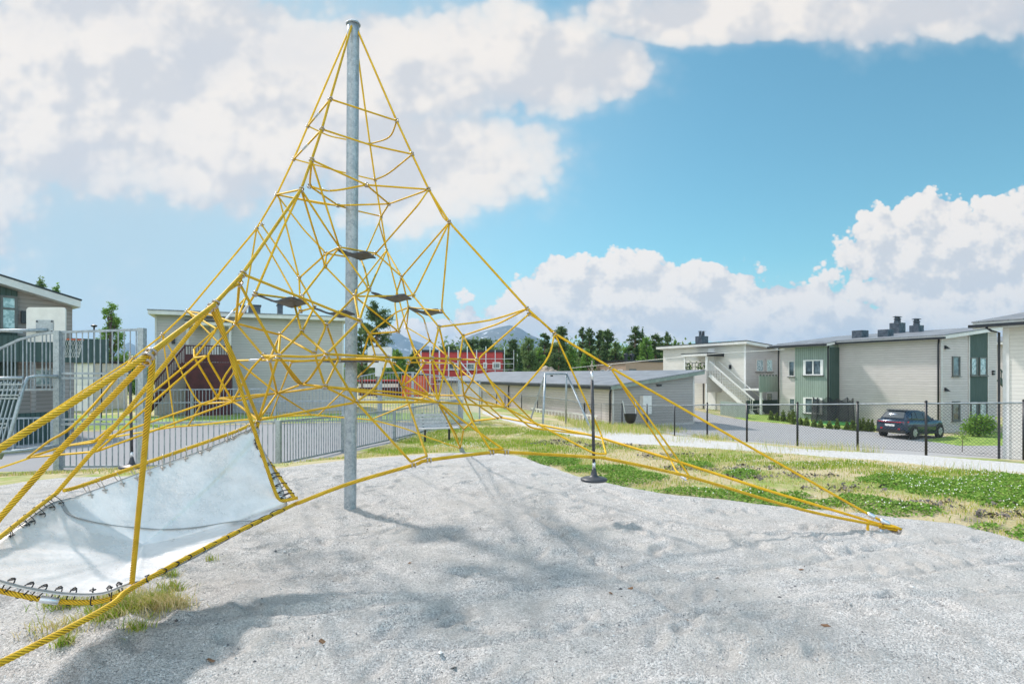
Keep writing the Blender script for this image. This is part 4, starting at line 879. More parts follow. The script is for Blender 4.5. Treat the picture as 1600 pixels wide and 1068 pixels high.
def chimney(fr, x, y, z, w_, h_, pipes=2, parent=None):
    w_ *= .76; mb = MB(); q = w_ / 2
    mb.box(x - q, x + q, y - q, y + q, z, z + h_)
    for sx in (-1, 1):      # pressed cross creases on each face, standing just proud
        mb.bar((x - q * .96, y - q - .004, z + .03), (x + q * .96, y - q - .004, z + h_ - .03), .035, .012, (0, 1, 0)) if sx < 0 else mb.bar((x + q * .96, y - q - .008, z + .03), (x - q * .96, y - q - .008, z + h_ - .03), .035, .012, (0, 1, 0))
        mb.bar((x - q - .004, y - q * .96, z + .03), (x - q - .004, y + q * .96, z + h_ - .03), .035, .012, (1, 0, 0)) if sx < 0 else mb.bar((x - q - .008, y + q * .96, z + .03), (x - q - .008, y - q * .96, z + h_ - .03), .035, .012, (1, 0, 0))
    c = mb.build('chimney', 'chimney', fr.o)
    for i in range(pipes):
        px_ = x + (-.22 if i == 0 else .22) * w_ if pipes > 1 else x
        mb = MB(); mb.lathe([(.13, 0), (.13, .16), (.09, .20), (.15, .24), (.15, .30), (.09, .33), (.09, .40), (.21, .42), (.21, .45), (.02, .50)], (px_, y, z + h_), 12); mb.build('chimney_pipe', 'chimney', c, smooth=False)
    return c
def drain(fr, x, y, z0, z1, mt='dark_trim'):
    mb = MB(); mb.tube([(x, y, z0), (x, y, z1 - .3), (x + .05, y + .0, z1)], .05, 8); return mb.build('downpipe', mt, fr.o, smooth=True)

# G: two-storey house by the car park
G = Frame('row_house', 25.25, 33.5, -1.87, label='beige two-storey house with green bay behind the parked car', category='house')
wall(G, 'wall', 'beige', [(0, -.6), (6.0, -.6), (6.0, 6.22), (0, 5.52)], 0, 10.0)
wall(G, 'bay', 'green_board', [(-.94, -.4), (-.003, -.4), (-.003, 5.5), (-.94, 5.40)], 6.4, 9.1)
mb = MB(); mb.box(-.92, -.004, 6.34, 6.398, -.4, 5.3); mb.build('bay_side', 'dkgreen_board', G.o)  # same bay in darker green: the shade of this side is in the colour
wall(G, 'corner_wall', 'beige', [(-.90, -.4), (-.004, -.4), (-.004, 5.5), (-.90, 5.40)], 9.103, 10.6)
# green panel on the gable
ga0, _ = G.hit('y', 0, 1514); ga1, _ = G.hit('y', 0, 1542)
mb = MB(); mb.prism([(ga0, -.035, -.5), (ga1, -.035, -.5), (ga1, -.035, 5.50 + ga1 * .1167), (ga0, -.035, 5.50 + ga0 * .1167)], (0, .033, 0)); mb.build('green_panel', 'dkgreen_board', G.o)
mb = MB(); [mb.box(a - .05, a + .05, -.06, -.002, -.5, 5.45 + a * .1167) for a in (ga0 - .05, ga1 + .05)]; mb.box(-.0, .12, -.03, -.002, -.5, 5.5); mb.build('corner_board', 'frame', G.o)
for r_ in ((1487.6, 1498.8, 556.6, 587.4), (1487.6, 1498.8, 626.5, 656.8)): winpx(G, 'y', 0, *r_, frame='dkframe', casing=.03)
for r_ in ((1516, 1526, 558, 586.5), (1529.5, 1541, 558, 586.5), (1516, 1526, 627, 653), (1529.5, 1541, 627, 653)): winpx(G, 'y', -.035, *r_, frame='dkframe', glass='curtain_glass')
winpx(G, 'x', -.94, 1258, 1284, 562, 586, sash=2, frame='white', casing=.12); winpx(G, 'x', -.94, 1258, 1283, 621, 646, sash=2, frame='white', casing=.12)
winpx(G, 'x', -.90, 1232.5, 1242.5, 563.5, 588, frame='frame'); winpx(G, 'x', -.90, 1233.5, 1243, 621.6, 642, frame='frame')
roofslab(G, -.45, 6.5, 5.50, 6.30, -.45, 6.25, .20)
roofslab(G, -1.35, -.46, 5.38, 5.52, 6.26, 11.0, .16, part='roof_edge'); roofslab(G, -.45, 6.5, 5.50, 6.30, 6.26, 11.0, .20)
mb = MB(); mb.bar((-.50, -.5, 5.56), (-.50, 6.3, 5.56), .12, .12); mb.build('gutter', 'dark_trim', G.o); mb = MB(); mb.bar((-1.42, 6.3, 5.46), (-1.42, 11.1, 5.46), .12, .12); mb.build('gutter', 'dark_trim', G.o)
drain(G, -.07, .10, -.4, 5.5); drain(G, -1.0, 6.46, -.4, 5.4); drain(G, -.97, 10.5, -.4, 5.4)
for (a, z_) in ((.35, 4.95), (.35, 2.45)): mb = MB(); mb.prism([(a, -.004, z_), (a, -.004, z_ + .22), (a, -.26, z_)], (.16, 0, 0)); mb.build('wall_vent', 'dark_trim', G.o)
a_, z_ = G.hit('y', 0, 1551, 582); mb = MB(); mb.box(a_ - .1, a_ + .1, -.10, -.004, z_ - .14, z_ - .02); mb.box(a_ - .1, a_ + .1, -.10, -.004, z_ + .02, z_ + .14); mb.build('wall_lamp', 'dark_trim', G.o)
mb = MB(); mb.box(-.02, 6.02, -.02, 10.02, -.9, -.02); mb.build('foundation', 'concrete', G.o)
for (px_, y_, w_, h_, n_, Yl) in ((1343.5, 538.7, .95, .62, 0, 6.1), (1382, 536.5, .85, .58, 0, 4.0), (1401, 529.5, .92, .85, 2, 5.6), (1445.5, 526.5, .80, .58, 2, 4.2)):
    x_ = None
    for it in range(40):
        X__ = .3 + it * .14; Z__ = 5.75 + (X__ + .45) * .115; wx, wy = G.x + G.vx[0] * X__ + G.vy[0] * Yl, G.y + G.vx[1] * X__ + G.vy[1] * Yl
        if CX + F * wx / wy >= px_: x_ = X__; break
    if x_ is None: x_ = 5.0
    chimney(G, x_, Yl, 5.5 + (x_ + .45) * .115, w_, h_ + .12, n_)
# washing-machine-grey rail hatch lying on the roof
# I: sliver of the next house
I = Frame('row_house', 40.3, 46.5, -2.2, label='beige house end glimpsed between the car park house and the tall cream wall', category='house')
wall(I, 'wall', 'beige', [(0, -.5), (7, -.5), (7, 6.9), (0, 6.2)], 0, 8); roofslab(I, -.5, 7.5, 6.2, 7.0, -.4, 8.4)
for k in range(8): pass
mb = MB(); mb.bar((-1.6, -.3, 3.4), (-.1, -.9, 1.7), .18, .35); mb.bar((-1.6, -.3, 4.3), (-.1, -.9, 2.6), .08, .08)
[mb.bar((-1.6 + .2 * k, -.3 - .08 * k, 3.4 - .226 * k), (-1.6 + .2 * k, -.3 - .08 * k, 4.3 - .226 * k), .05, .05) for k in range(8)]; mb.build('outside_stair', 'dkgreen_board', I.o)

# H: tall cream wall at the right edge; its far corner is in view, the rest runs on towards the camera side
Hh = Frame('row_house', 19.85, 23.0, -1.95, label='cream boarded house wall at the right end of the chain-link fence', category='house')
wall(Hh, 'wall', 'white_board', [(0, -.6), (6, -.6), (6, 6.3), (0, 5.45)], -9, 0)
roofslab(Hh, -.65, 6.5, 5.38, 6.4, -9.4, .75, .26)
mb = MB(); mb.box(-.03, -.003, -.22, 0, -.6, 5.4); mb.build('corner_board', 'fascia', Hh.o); mb = MB(); mb.bar((-.72, -9.4, 5.5), (-.72, .85, 5.5), .12, .12); mb.build('gutter', 'dark_trim', Hh.o)
mb = MB(); mb.tube([(-.68, .25, 5.42), (-.45, .2, 5.3), (-.08, .10, 5.22), (-.08, .10, -.5)], .045, 8); mb.build('downpipe', 'dark_trim', Hh.o)

# D: long shed
D = Frame('long_shed', 5.47, 31.0, -1.23, label='long low beige shed with a grey sloping roof and green fascia', category='shed')
Z0, Z1 = 2.02, 2.72; LSH = 31
# corner from the photo: front wall corner (957, 608-665)
wall(D, 'wall', 'beige', [(0, .02), (5.7, .02), (5.7, Z1), (0, Z0)], .03, LSH)
wall(D, 'gable', 'shaded_board', [(0, .02), (5.7, .02), (5.7, Z1), (0, Z0)], -.01, .027)  # greyer copy of the shed boards, shade of the gable end painted in
mb = MB(); mb.box(-.03, 5.73, -.03, LSH + .03, -.55, .015); mb.build('foundation', 'concrete', D.o)
mb = MB(); mb.box(-.02, .08, -.03, -.012, 0, Z0); mb.box(5.65, 5.76, -.03, -.012, 0, Z1 - .02); mb.build('corner_board', 'frame', D.o)
roofslab(D, -.35, 6.2, Z0 - .04, Z1 + .10, -.4, LSH + .4, .20, 'green_fascia')
mb = MB(); mb.bar((-.42, -.4, Z0 + .06), (-.42, LSH + .4, Z0 + .06), .13, .13); mb.build('gutter', 'dark_trim', D.o)
for y_ in (.12, 13.5, 27): drain(D, -.08, y_, -.3, Z0 + .0)
ax, az = D.hit('y', 0, 1005.5, 646); mb = MB(); mb.box(ax - .28, ax + .30, -.34, -.014, az, az + 1.02); o_ = mb.build('meter_cabinet', 'fascia', D.o)
mb = MB(); mb.box(ax + .9, ax + 1.2, -.10, -.014, Z0 + .12, Z0 + .22); mb.build('wall_vent', 'dark_trim', D.o)
# ladder lying on its side along the shed wall
a0_, _ = D.hit('x', -.3, 955); a1_, _ = D.hit('x', -.3, 889)
lz = .05; x_ = -.32; lad = empty('ladder', (D.x + D.vx[0] * x_ + D.vy[0] * 1.0, D.y + D.vx[1] * x_ + D.vy[1] * 1.0, D.z - .05), RZ, label='pale grey ladder lying on edge against the long shed wall', category='ladder')
mb = MB(); mb.box(0, .05, 0, 8.2, 0, .09); mb.box(0, .05, 0, 8.2, .47, .56); mb.build('rail', 'fascia', lad)
mb = MB(); [mb.box(.008, .042, .15 + k * .42, .30 + k * .42, .09, .47) for k in range(19)]; mb.build('rungs', 'fascia', lad)

# C: white house with balcony stair
Wh = Frame('white_house', 18.9, 46.0, -1.5, label='white two-storey house with a roofed landing and outside stair', category='house')
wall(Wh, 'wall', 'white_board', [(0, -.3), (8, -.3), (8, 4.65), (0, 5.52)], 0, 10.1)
mb = MB(); mb.prism([(0, -.012, -.3), (8, -.012, -.3), (8, -.012, 4.65), (0, -.012, 5.52)], (0, .01, 0)); mb.build('gable', 'pale_board', Wh.o)  # greyer boards over the white wall put the gable's shade into the colour
roofslab(Wh, -.45, 8.5, 5.52, 4.55, -.5, 10.6, .22, 'fascia', 'dark_trim')
mb = MB(); mb.box(-.03, -.003, -.02, .16, 0, 5.5); mb.build('corner_board', 'white', Wh.o)
def WP(px, c=0.0): return Wh.hit('x', c, px)[0]
winpx(Wh, 'y', -.012, 1181, 1193, 561, 580.5, glass='curtain_glass'); winpx(Wh, 'y', -.012, 1197, 1207, 561, 580.5, glass='curtain_glass'); winpx(Wh, 'y', -.012, 1221, 1227, 561, 580.5, glass='curtain_glass'); winpx(Wh, 'y', -.012, 1197, 1207, 613, 626)
# landing: floor at px y 579, roof at 553, posts; sticks out 1.6 m
xo = -1.7; y1_ = WP(1069, xo); y0_ = WP(1104, xo); _, zf = Wh.hit('x', xo, 1104, 580); _, zr = Wh.hit('x', xo, 1104, 555.5)
mb = MB(); mb.box(xo, -.003, y0_, y1_, zf - .12, zf); mb.build('landing_floor', 'fascia', Wh.o)
mb = MB(); mb.box(xo - .15, -.003, y0_ - .2, y1_ + .2, zr, zr + .20); mb.build('landing_roof', 'fascia', Wh.o); mb = MB(); mb.box(xo - .18, -.003, y0_ - .23, y1_ + .23, zr + .203, zr + .26); mb.build('landing_roof_covering', 'dark_trim', Wh.o)
mb = MB(); mb.box(xo - .17, -.01, y0_ - .26, y0_ - .21, zr - .05, zr + .2); mb.build('landing_roof_trim', 'dark_trim', Wh.o)
for y_ in (y0_, y1_ - .1): mb = MB(); mb.box(xo, xo + .14, y_, y_ + .14, -.2, zr - .003); mb.build('post', 'white', Wh.o)
mb = MB(); mb.box(xo - .012, xo - .003, y0_, y1_, zf - 1.0, zf + .12); mb.box(xo, -.02, y0_ - .012, y0_ - .002, zf - 1.75, zf + .05); mb.build('landing_screen', 'pale_board', Wh.o)
mb = MB(); [mb.box(xo + .02, xo + .05, y_, y_ + .03, zf, zf + .75) for y_ in np.arange(y0_ + .3, y1_ - .2, .35)]; mb.box(xo + .02, xo + .05, y0_ + .1, y1_, zf + .72, zf + .76); mb.build('railing', 'dark_trim', Wh.o)
mb = MB(); rs = np.random.RandomState(3)
for _ in range(160):
    c = Vector((xo + .25 + rs.normal(0, .08), (y1_ - .35 if rs.rand() < .6 else y0_ + .9) + rs.normal(0, .18), zf + .35 + rs.normal(0, .25))); a = Vector(rs.normal(0, .07, 3)); b = Vector(rs.normal(0, .07, 3)); mb.add([c, c + a, c + a + b, c + b], [(0, 1, 2, 3)])
M['leafpot'] = mottled((.06, .14, .02), (.16, .26, .05), 9, .8, name='pot_plant_leaf'); mb.build('pot_plant', 'leafpot', Wh.o, recalc=False)
dy0, dy1 = WP(1118), WP(1105.5); _, dz = Wh.hit('x', 0, 1111, 606); mb = MB(); mb.box(-.05, -.003, dy0, dy1, dz - 2.1, dz); dr = mb.build('door', 'white', Wh.o); mb = MB(); mb.box(-.045, -.002, dy0 - .09, dy0 - .003, dz - 2.1, dz + .09); mb.box(-.045, -.002, dy1 + .003, dy1 + .09, dz - 2.1, dz + .09); mb.build('door_frame', 'frame', dr)
dy0, dy1 = WP(1117), WP(1107); mb = MB(); mb.box(-.05, -.003, dy0, dy1, zf, zf + 2.0); mb.build('door', 'white', Wh.o)
# stair down along the wall towards the corner
ys, ye = y0_ - .1, WP(1180, -1.4) ; ye = max(ye, -2.6); zs, ze = zf - .05, .25; mb = MB(); mb.bar((-1.5, ys, zs - .25), (-1.5, ye, ze - .3), .05, .30); mb.bar((-.5, ys, zs - .25), (-.5, ye, ze - .3), .05, .30)
for k in range(14): t = k / 14; mb.box(-1.47, -.53, ys + (ye - ys) * t - .25, ys + (ye - ys) * t, zs - .05 + (ze - zs) * t - .04, zs - .05 + (ze - zs) * t)
st = mb.build('stair', 'fascia', Wh.o)
mb = MB(); mb.bar((-1.5, ys, zs + .9), (-1.5, ye, ze + .85), .07, .10); mb.bar((-.5, ys, zs + .9), (-.5, ye, ze + .85), .05, .05)
for k in range(26): t = k / 26; mb.box(-1.515, -1.485, ys + (ye - ys) * t - .03, ys + (ye - ys) * t, zs + (ze - zs) * t - .2, zs + .9 + (ze - zs) * t)
mb.build('stair_railing', 'fascia', st)
mb = MB(); mb.prism([(-.006, .0, 2.9), (-.006, .0, 2.75), (-.006, -2.6, .55), (-.006, -2.6, .7)], (-.05, 0, 0)); 
a_, z_ = Wh.hit('x', 0, 1142, 573); mb = MB(); mb.box(-.16, -.003, a_ - .07, a_ + .07, z_ - .17, z_ + .17); mb.build('wall_lamp', 'dark_trim', Wh.o)
mb = MB(); mb.tube([(-.08, WP(1100), -.1), (-.08, WP(1100), zf - .5), (-.08, WP(1103), zf - .3)], .05, 8); mb.build('downpipe', 'dark_trim', Wh.o)
chimney(Wh, 1.2, 6.2, 5.30, 1.05, 1.25, 2)
# side screen below the stair end (slanted black top) and green balcony on posts
Bx = at(1188, 0, 42.5); Gb = Frame('green_balcony', at(1186, 584, 43.0).x, 43.0, -1.55, label='green boarded balcony on posts between the white house and the beige one', category='balcony')
b1, _ = Gb.hit('y', 0, 1226); _, bzt = Gb.hit('y', 0, 1200, 587); _, bzb = Gb.hit('y', 0, 1200, 612)
mb = MB(); mb.box(0, b1, -.03, .03, bzb, bzt); mb.build('balcony_panel', 'green_board', Gb.o)
mb = MB(); mb.box(.03, b1, .032, 1.8, bzb + .1, bzb + .22); mb.build('balcony_floor', 'fascia', Gb.o)
for x_ in (.25, b1 - .2): mb = MB(); mb.box(x_, x_ + .14, .04, .18, -.3, bzb + .098); mb.build('post', 'white', Gb.o)
mb = MB(); [mb.box(x_, x_ + .10, -.04, .04, bzt + .001, bzt + .10) for x_ in np.arange(.1, b1 - .1, .33)]; mb.build('flower_clip', 'dkgreen_board', Gb.o)
# green board fence in front
def board_fence(p0, p1, h, label, material='green_board'):
    L_ = math.hypot(p1[0] - p0[0], p1[1] - p0[1]); o = empty('board_fence', (p0[0], p0[1], g(*p0)), math.atan2(p1[1] - p0[1], p1[0] - p0[0]), label=label, category='fence')
    mb = MB(); z1 = g(*p1) - g(*p0); mb.prism([(0, 0, -.1), (L_, 0, z1 - .1), (L_, 0, z1 + h), (0, 0, h)], (0, .04, 0)); mb.build('board_panel', material, o)
    mb = MB(); n_ = max(2, int(L_ / 1.6)); [mb.box(L_ * k / n_ - .04, L_ * k / n_ + .04, .042, .13, -.2 + z1 * k / n_, h - .05 + z1 * k / n_) for k in range(n_ + 1)]; mb.build('post', 'dkgreen_board', o); return o
board_fence((at(1125.5, 0, 42.5).x, 42.5), (at(1166, 0, 39.0).x, 39.0), 1.05, 'green board fence at the car park below the white stair')
board_fence((at(1168, 0, 43.6).x, 43.6), (at(1215, 0, 46).x, 46), 1.1, 'dark green slatted fence under the green balcony', 'dkgreen_board')

# E: flat brown building
E_ = Frame('flat_roofed_building', at(978, 0, 65).x, 65, -1.4, label='low brown timber building with a flat roof before the trees', category='building')
mb = MB(); mb.box(0, 8.5, 0, 8, -.5, 4.4); mb.box(-.02, 0, 0, 8, -.5, 4.4); mb.build('wall', 'brown_board', E_.o)
mb = MB(); mb.box(-.2, 8.7, -.2, 8.2, 4.402, 4.6); mb.build('roof', 'dark_trim', E_.o)
for a, b in ((939, 945), (949, 955), (966, 973)): winpx(E_, 'x', -.02, a, b, 577, 585, frame='white')
winpx(E_, 'y', 0, 983, 994, 576, 590, frame='dkframe')
for x_ in (2.2, 3.1): mb = MB(); mb.lathe([(.2, 0), (.2, .5), (.32, .5), (.32, .75), (.1, .9)], (x_, 3, 4.6), 10); mb.build('roof_vent', 'dark_trim', E_.o)

# C2: red building with scaffolding
Rd = Frame('red_building', at(645, 0, 80).x, 80, -1.0, math.atan2(.0, 1.0), label='long red boarded building wrapped in scaffolding', category='building')
rw = at(785, 0, 80).x - at(645, 0, 80).x; mb = MB(); mb.box(0, rw, 0, 10, -.5, zof(550, 80) + 1.0); mb.build('wall', 'red_board', Rd.o)
mb = MB(); mb.box(-.2, rw + .2, -.2, 10.2, zof(550, 80) + 1.002, zof(548, 80) + 1.15); mb.build('roof', 'dark_trim', Rd.o)
for a, b, c, d_ in ((650, 658, 564, 584), (700, 716, 567, 578), (729, 742, 567, 578), (755, 761, 566, 575), (769.5, 782, 565.5, 576)): winpx(Rd, 'y', 0, a, b, c, d_, frame='white', fw=.16)
sc_ = empty('scaffolding', (Rd.x, 78.6, -1.0), label='galvanised scaffolding standing round the red building', category='scaffolding')
mb = MB(); zt = zof(541, 79)+1.0
nx = 11
for k in range(nx + 1):
    for y_ in (0, .8): mb.tube([(k * (rw + 1.6) / nx, y_, -.3), (k * (rw + 1.6) / nx, y_, zt - (.5 if k % 2 else .0))], .045, 6)
mb.build('upright', 'ferrule', sc_)
mb = MB()
for z_ in (1.2, 2.2, 3.2, 4.0, 4.7):
    for y_ in (0, .8): mb.tube([(0, y_, z_), (rw + 1.6, y_, z_)], .03, 6)
mb.tube([(rw * .52, -.05, 4.6), (rw * .75, -.05, 1.0)], .10, 6); mb.build('ledger', 'ferrule', sc_)
mb = MB()
for k in range(3):
    for z_ in np.arange(.2, 5.2, .5): mb.tube([(rw + 1.6 + k * .5, 0, z_), (rw + 1.6 + k * .5, 1.6, z_)], .03, 5)
    mb.tube([(rw + 1.6 + k * .5, 0, -.3), (rw + 1.6 + k * .5, 0, 5.4)], .04, 5)
mb.build('end_frame', 'ferrule', sc_)
# red-orange lorry body and kiosk seen through the far fence
van = empty('red_container', (at(628, 0, 60).x, 60, -.9), label='orange red container with windows standing beyond the court', category='container')
mb = MB(); wv = at(668, 0, 60).x - at(632, 0, 60).x; mb.box(0, wv, 0, 2.5, .15, 2.35); M['orange'] = mottled((.62, .09, .03), (.72, .14, .05), 3, .6, name='orange_red_paint'); mb.build('body', 'orange', van)
mb = MB(); [mb.box(.3 + k * .62, .33 + k * .62, -.03, -.002, .2, 2.3) for k in range(4)]; mb.build('rib', 'orange', van); mb = MB(); mb.box(-.05, wv + .05, -.05, 2.55, 2.353, 2.45); mb.box(.1, .3, .2, .4, 0, .148); mb.box(wv - .3, wv - .1, .2, .4, 0, .148); mb.build('roof', 'dark_trim', van)
van2 = empty('low_red_building', (at(560, 0, 62).x, 62, -.9), label='low dark red building with a white sign band behind the mast', category='building')
mb = MB(); wv = at(622, 0, 62).x - at(560, 0, 62).x; mb.box(0, wv, 0, 4, -.2, 1.7); mb.build('wall', 'wine', van2); mb = MB(); mb.box(0, wv, -.03, -.002, 1.05, 1.45); mb.build('sign_band', 'white', van2); mb = MB(); mb.box(-.2, wv + .2, -.3, 4.2, 1.703, 1.85); mb.build('roof', 'red_board', van2)

# B: grey-beige house with the dark red stair (left of the mast)
B = Frame('row_house', -19.1, 30.3, -.62, label='pale boarded house with a dark red porch stair behind the net', category='house')
_, zB = B.hit('y', 0, 242, 492)
LB, _ = B.hit('y', 0, 537); _, zB1 = B.hit('y', 0, 537, 502)
B0 = B.hit('y', 0, 242)[0]
wall(B, 'wall', 'pale_board', [(-.3, B0, )][:0] or [(B0, -.3), (LB, -.3), (LB, zB1 + .03), (B0, zB + .03)], 0, 8)
roofslab(B, B0 - .25, LB + .3, zB, zB1, -.55, 8.5, .20)
mb = MB(); mb.box(B0, B0 + .1, -.03, -.002, 0, zB); mb.box(LB - .1, LB, -.03, -.002, 0, zB1); mb.build('corner_board', 'frame', B.o)
for (pa, pb, ya, yb, nn) in ((376, 385, 478, 487, 0), (388, 407, 477, 488, 0), (434, 442, 476, 490, 1)):
    a0_, _ = B.hit('y', 2, pa); a1_, _ = B.hit('y', 2, pb); _, zt_ = B.hit('y', 2, pa, ya); mb = MB(); hh = zB + .2
    mb.box(a0_, a1_, 2, 3, hh - .3, zt_); c_ = mb.build('roof_vent', 'chimney', B.o)
    mb = MB(); mb.box(a0_ - .05, a1_ + .05, 1.95, 3.05, zt_ + .002, zt_ + .06); mb.build('vent_cap', 'dark_trim', c_)
# porch
pa, _ = B.hit('y', -1.6, 290); pb, _ = B.hit('y', -1.6, 362); _, pzf = B.hit('y', -1.6, 330, 566); _, pzr = B.hit('y', -1.6, 325, 541); _, pzt = B.hit('y', -1.6, 325, 503)
mb = MB(); mb.box(pa, pb, -1.6, -.003, pzt - .16, pzt + .02); mb.build('porch_roof', 'fascia', B.o); mb = MB(); mb.box(pa - .05, pb + .05, -1.65, -.003, pzt + .022, pzt + .09); mb.build('porch_roof_covering', 'dark_trim', B.o)
mb = MB(); mb.box(pa, pb, -1.6, -.003, pzf - .2, pzf); mb.build('porch_floor', 'wine', B.o)
mb = MB(); mb.box(pa + .02, pb, -1.58, -1.54, -.1, pzf - .202); mb.box(pb - .04, pb, -1.54, -.003, -.1, pzf - .202); mb.build('porch_skirt', 'wine', B.o)
mb = MB(); pr0, _ = B.hit('y', -1.6, 289); [mb.box(x_, x_ + .035, -1.6, -1.57, pzf, pzr) for x_ in np.arange(pr0, pb, .12)]; mb.box(pr0 - .05, pb, -1.62, -1.55, pzr, pzr + .06); mb.box(pr0, pb, -1.61, -1.56, pzf + .02, pzf + .42); mb.build('porch_railing', 'wine', B.o)
for x_ in (pa + .02, pb - .14): mb = MB(); mb.box(x_, x_ + .12, -1.56, -1.44, pzf, pzt - .163); mb.build('post', 'frame', B.o)
sx0, _ = B.hit('y', -1.4, 228); zs0 = .3; mb = MB()
for y_ in (-1.55, -.6): mb.bar((pr0, y_, pzf - .1), (sx0, y_, zs0), .06, .32)
for k in range(13): t = k / 13; xx = pr0 + (sx0 - pr0) * t; mb.box(xx - .28, xx, -1.5, -.65, pzf - .1 + (zs0 - pzf + .1) * t - .02, pzf - .1 + (zs0 - pzf + .1) * t + .03)
st = mb.build('stair', 'wine', B.o); mb = MB(); mb.bar((pr0, -1.58, pzr), (sx0, -1.58, zs0 + .95), .07, .08)
for k in range(24): t = k / 24; xx = pr0 + (sx0 - pr0) * t; mb.box(xx - .035, xx, -1.6, -1.57, pzf + (zs0 - pzf) * t - .1, pzr + (zs0 + .95 - pzr) * t)
mb.build('stair_railing', 'wine', st)
a0_, _ = B.hit('y', 0, 329); a1_, _ = B.hit('y', 0, 343); mb = MB(); mb.box(a0_, a1_, -.05, -.003, pzf, pzf + 2.05); mb.build('door', 'white', B.o)
a_, z_ = B.hit('y', 0, 271, 531); mb = MB(); mb.box(a_ - .08, a_ + .08, -.12, -.003, z_ - .2, z_ + .2); mb.build('wall_lamp', 'dark_trim', B.o)

# A: dark taupe house at the left edge with green panels and balcony
A = Frame('row_house', -16.0, 20.6, -.6, R(52), label='taupe boarded house with green window panels behind the basketball hoop', category='house')
def ap(px, py=None, c=0): return A.hit('y', c, px, py)
a_l = -7.5; a_r, z_r = ap(113, 480); _a0, _z0 = ap(0, 446); SLP = (_z0 - z_r) / (a_r - _a0); z_l = z_r + (a_r - a_l) * SLP
wall(A, 'wall', 'taupe_board', [(a_l, -.3), (a_r, -.3), (a_r, z_r), (a_l, z_l)], 0, 7)
roofslab(A, a_l - .5, a_r + .12, z_l + .5 * SLP, z_r - .12 * SLP, -.5, 7.4, .24, 'fascia', 'dark_trim')
g0, _ = ap(-80); g1, _ = ap(27); mb = MB(); zq = lambda a: z_r + (a_r - a) * SLP
mb.prism([(g0, -.04, .0), (g1, -.04, .0), (g1, -.04, zq(g1) - .02), (g0, -.04, zq(g0) - .02)], (0, .038, 0)); mb.build('green_panel', 'dkgreen_board', A.o)
winpx(A, 'y', -.04, 0, 27, 462, 516, frame='dkframe', glass='curtain_glass', transom=ap(10, 482)[1]); winpx(A, 'y', -.04, -55, -6, 455, 516, frame='dkframe', glass='curtain_glass', transom=ap(-20, 480)[1])
winpx(A, 'y', 0, 50, 84, 575, 603, frame='frame', glass='curtain_glass')
a_, z_ = ap(39, 496); mb = MB(); mb.box(a_ - .12, a_ + .10, -.14, -.003, z_ - .2, z_ + .22); mb.build('wall_lamp', 'dark_trim', A.o)
b0, _ = ap(-90, None, -1.5); b1_, _ = ap(170, None, -1.5); _, bt = ap(40, 525, -1.5); _, bb = ap(40, 565, -1.5)
mb = MB(); mb.box(b0, b1_, -1.5, -1.45, bb, bt); mb.box(b1_ - .05, b1_, -1.448, -.1, bb, bt); mb.build('balcony_front', 'dkgreen_board', A.o)
mb = MB(); mb.box(b0, b1_ - .06, -1.44, -.005, bb + .02, bb + .2); mb.build('balcony_floor', 'taupe_board', A.o); mb = MB(); mb.bar((b0, -1.47, bt + .12), (ap(36, None, -1.5)[0], -1.47, bt + .12), .04, .04); mb.build('balcony_rail', 'galv_dark', A.o)
for px_ in (52, 104, 112): x_, _ = ap(px_, None, -1.35); mb = MB(); mb.box(x_ - .06, x_ + .06, -1.4, -1.28, -.1, bb + .018); mb.build('post', 'taupe_board', A.o)
p0 = (at(22, 0, 17.2).x, 17.2); p1 = (at(106, 0, 18.6).x, 18.6)
board_fence(p0, p1, .98, 'dark green board fence below the taupe house', 'dkgreen_board')
# pale notice wall, benches and parked bicycles beyond the court
bld = empty('pale_garage', (at(112, 0, 34).x, 34, -.6), label='small pale garage seen through the tall court bars', category='garage')
mb = MB(); wv = at(146, 0, 34).x - at(112, 0, 34).x; mb.box(0, wv, 0, 3, -.1, zof(567, 34) + .6); mb.build('wall', 'fascia', bld); mb = MB(); mb.box(-.1, wv + .1, -.15, 3.1, zof(567, 34) + .603, zof(566, 34) + .72); mb.build('roof', 'dark_trim', bld); mb = MB(); mb.box(.25, wv - .25, -.03, -.002, .0, 1.5); mb.build('door', 'white', bld)

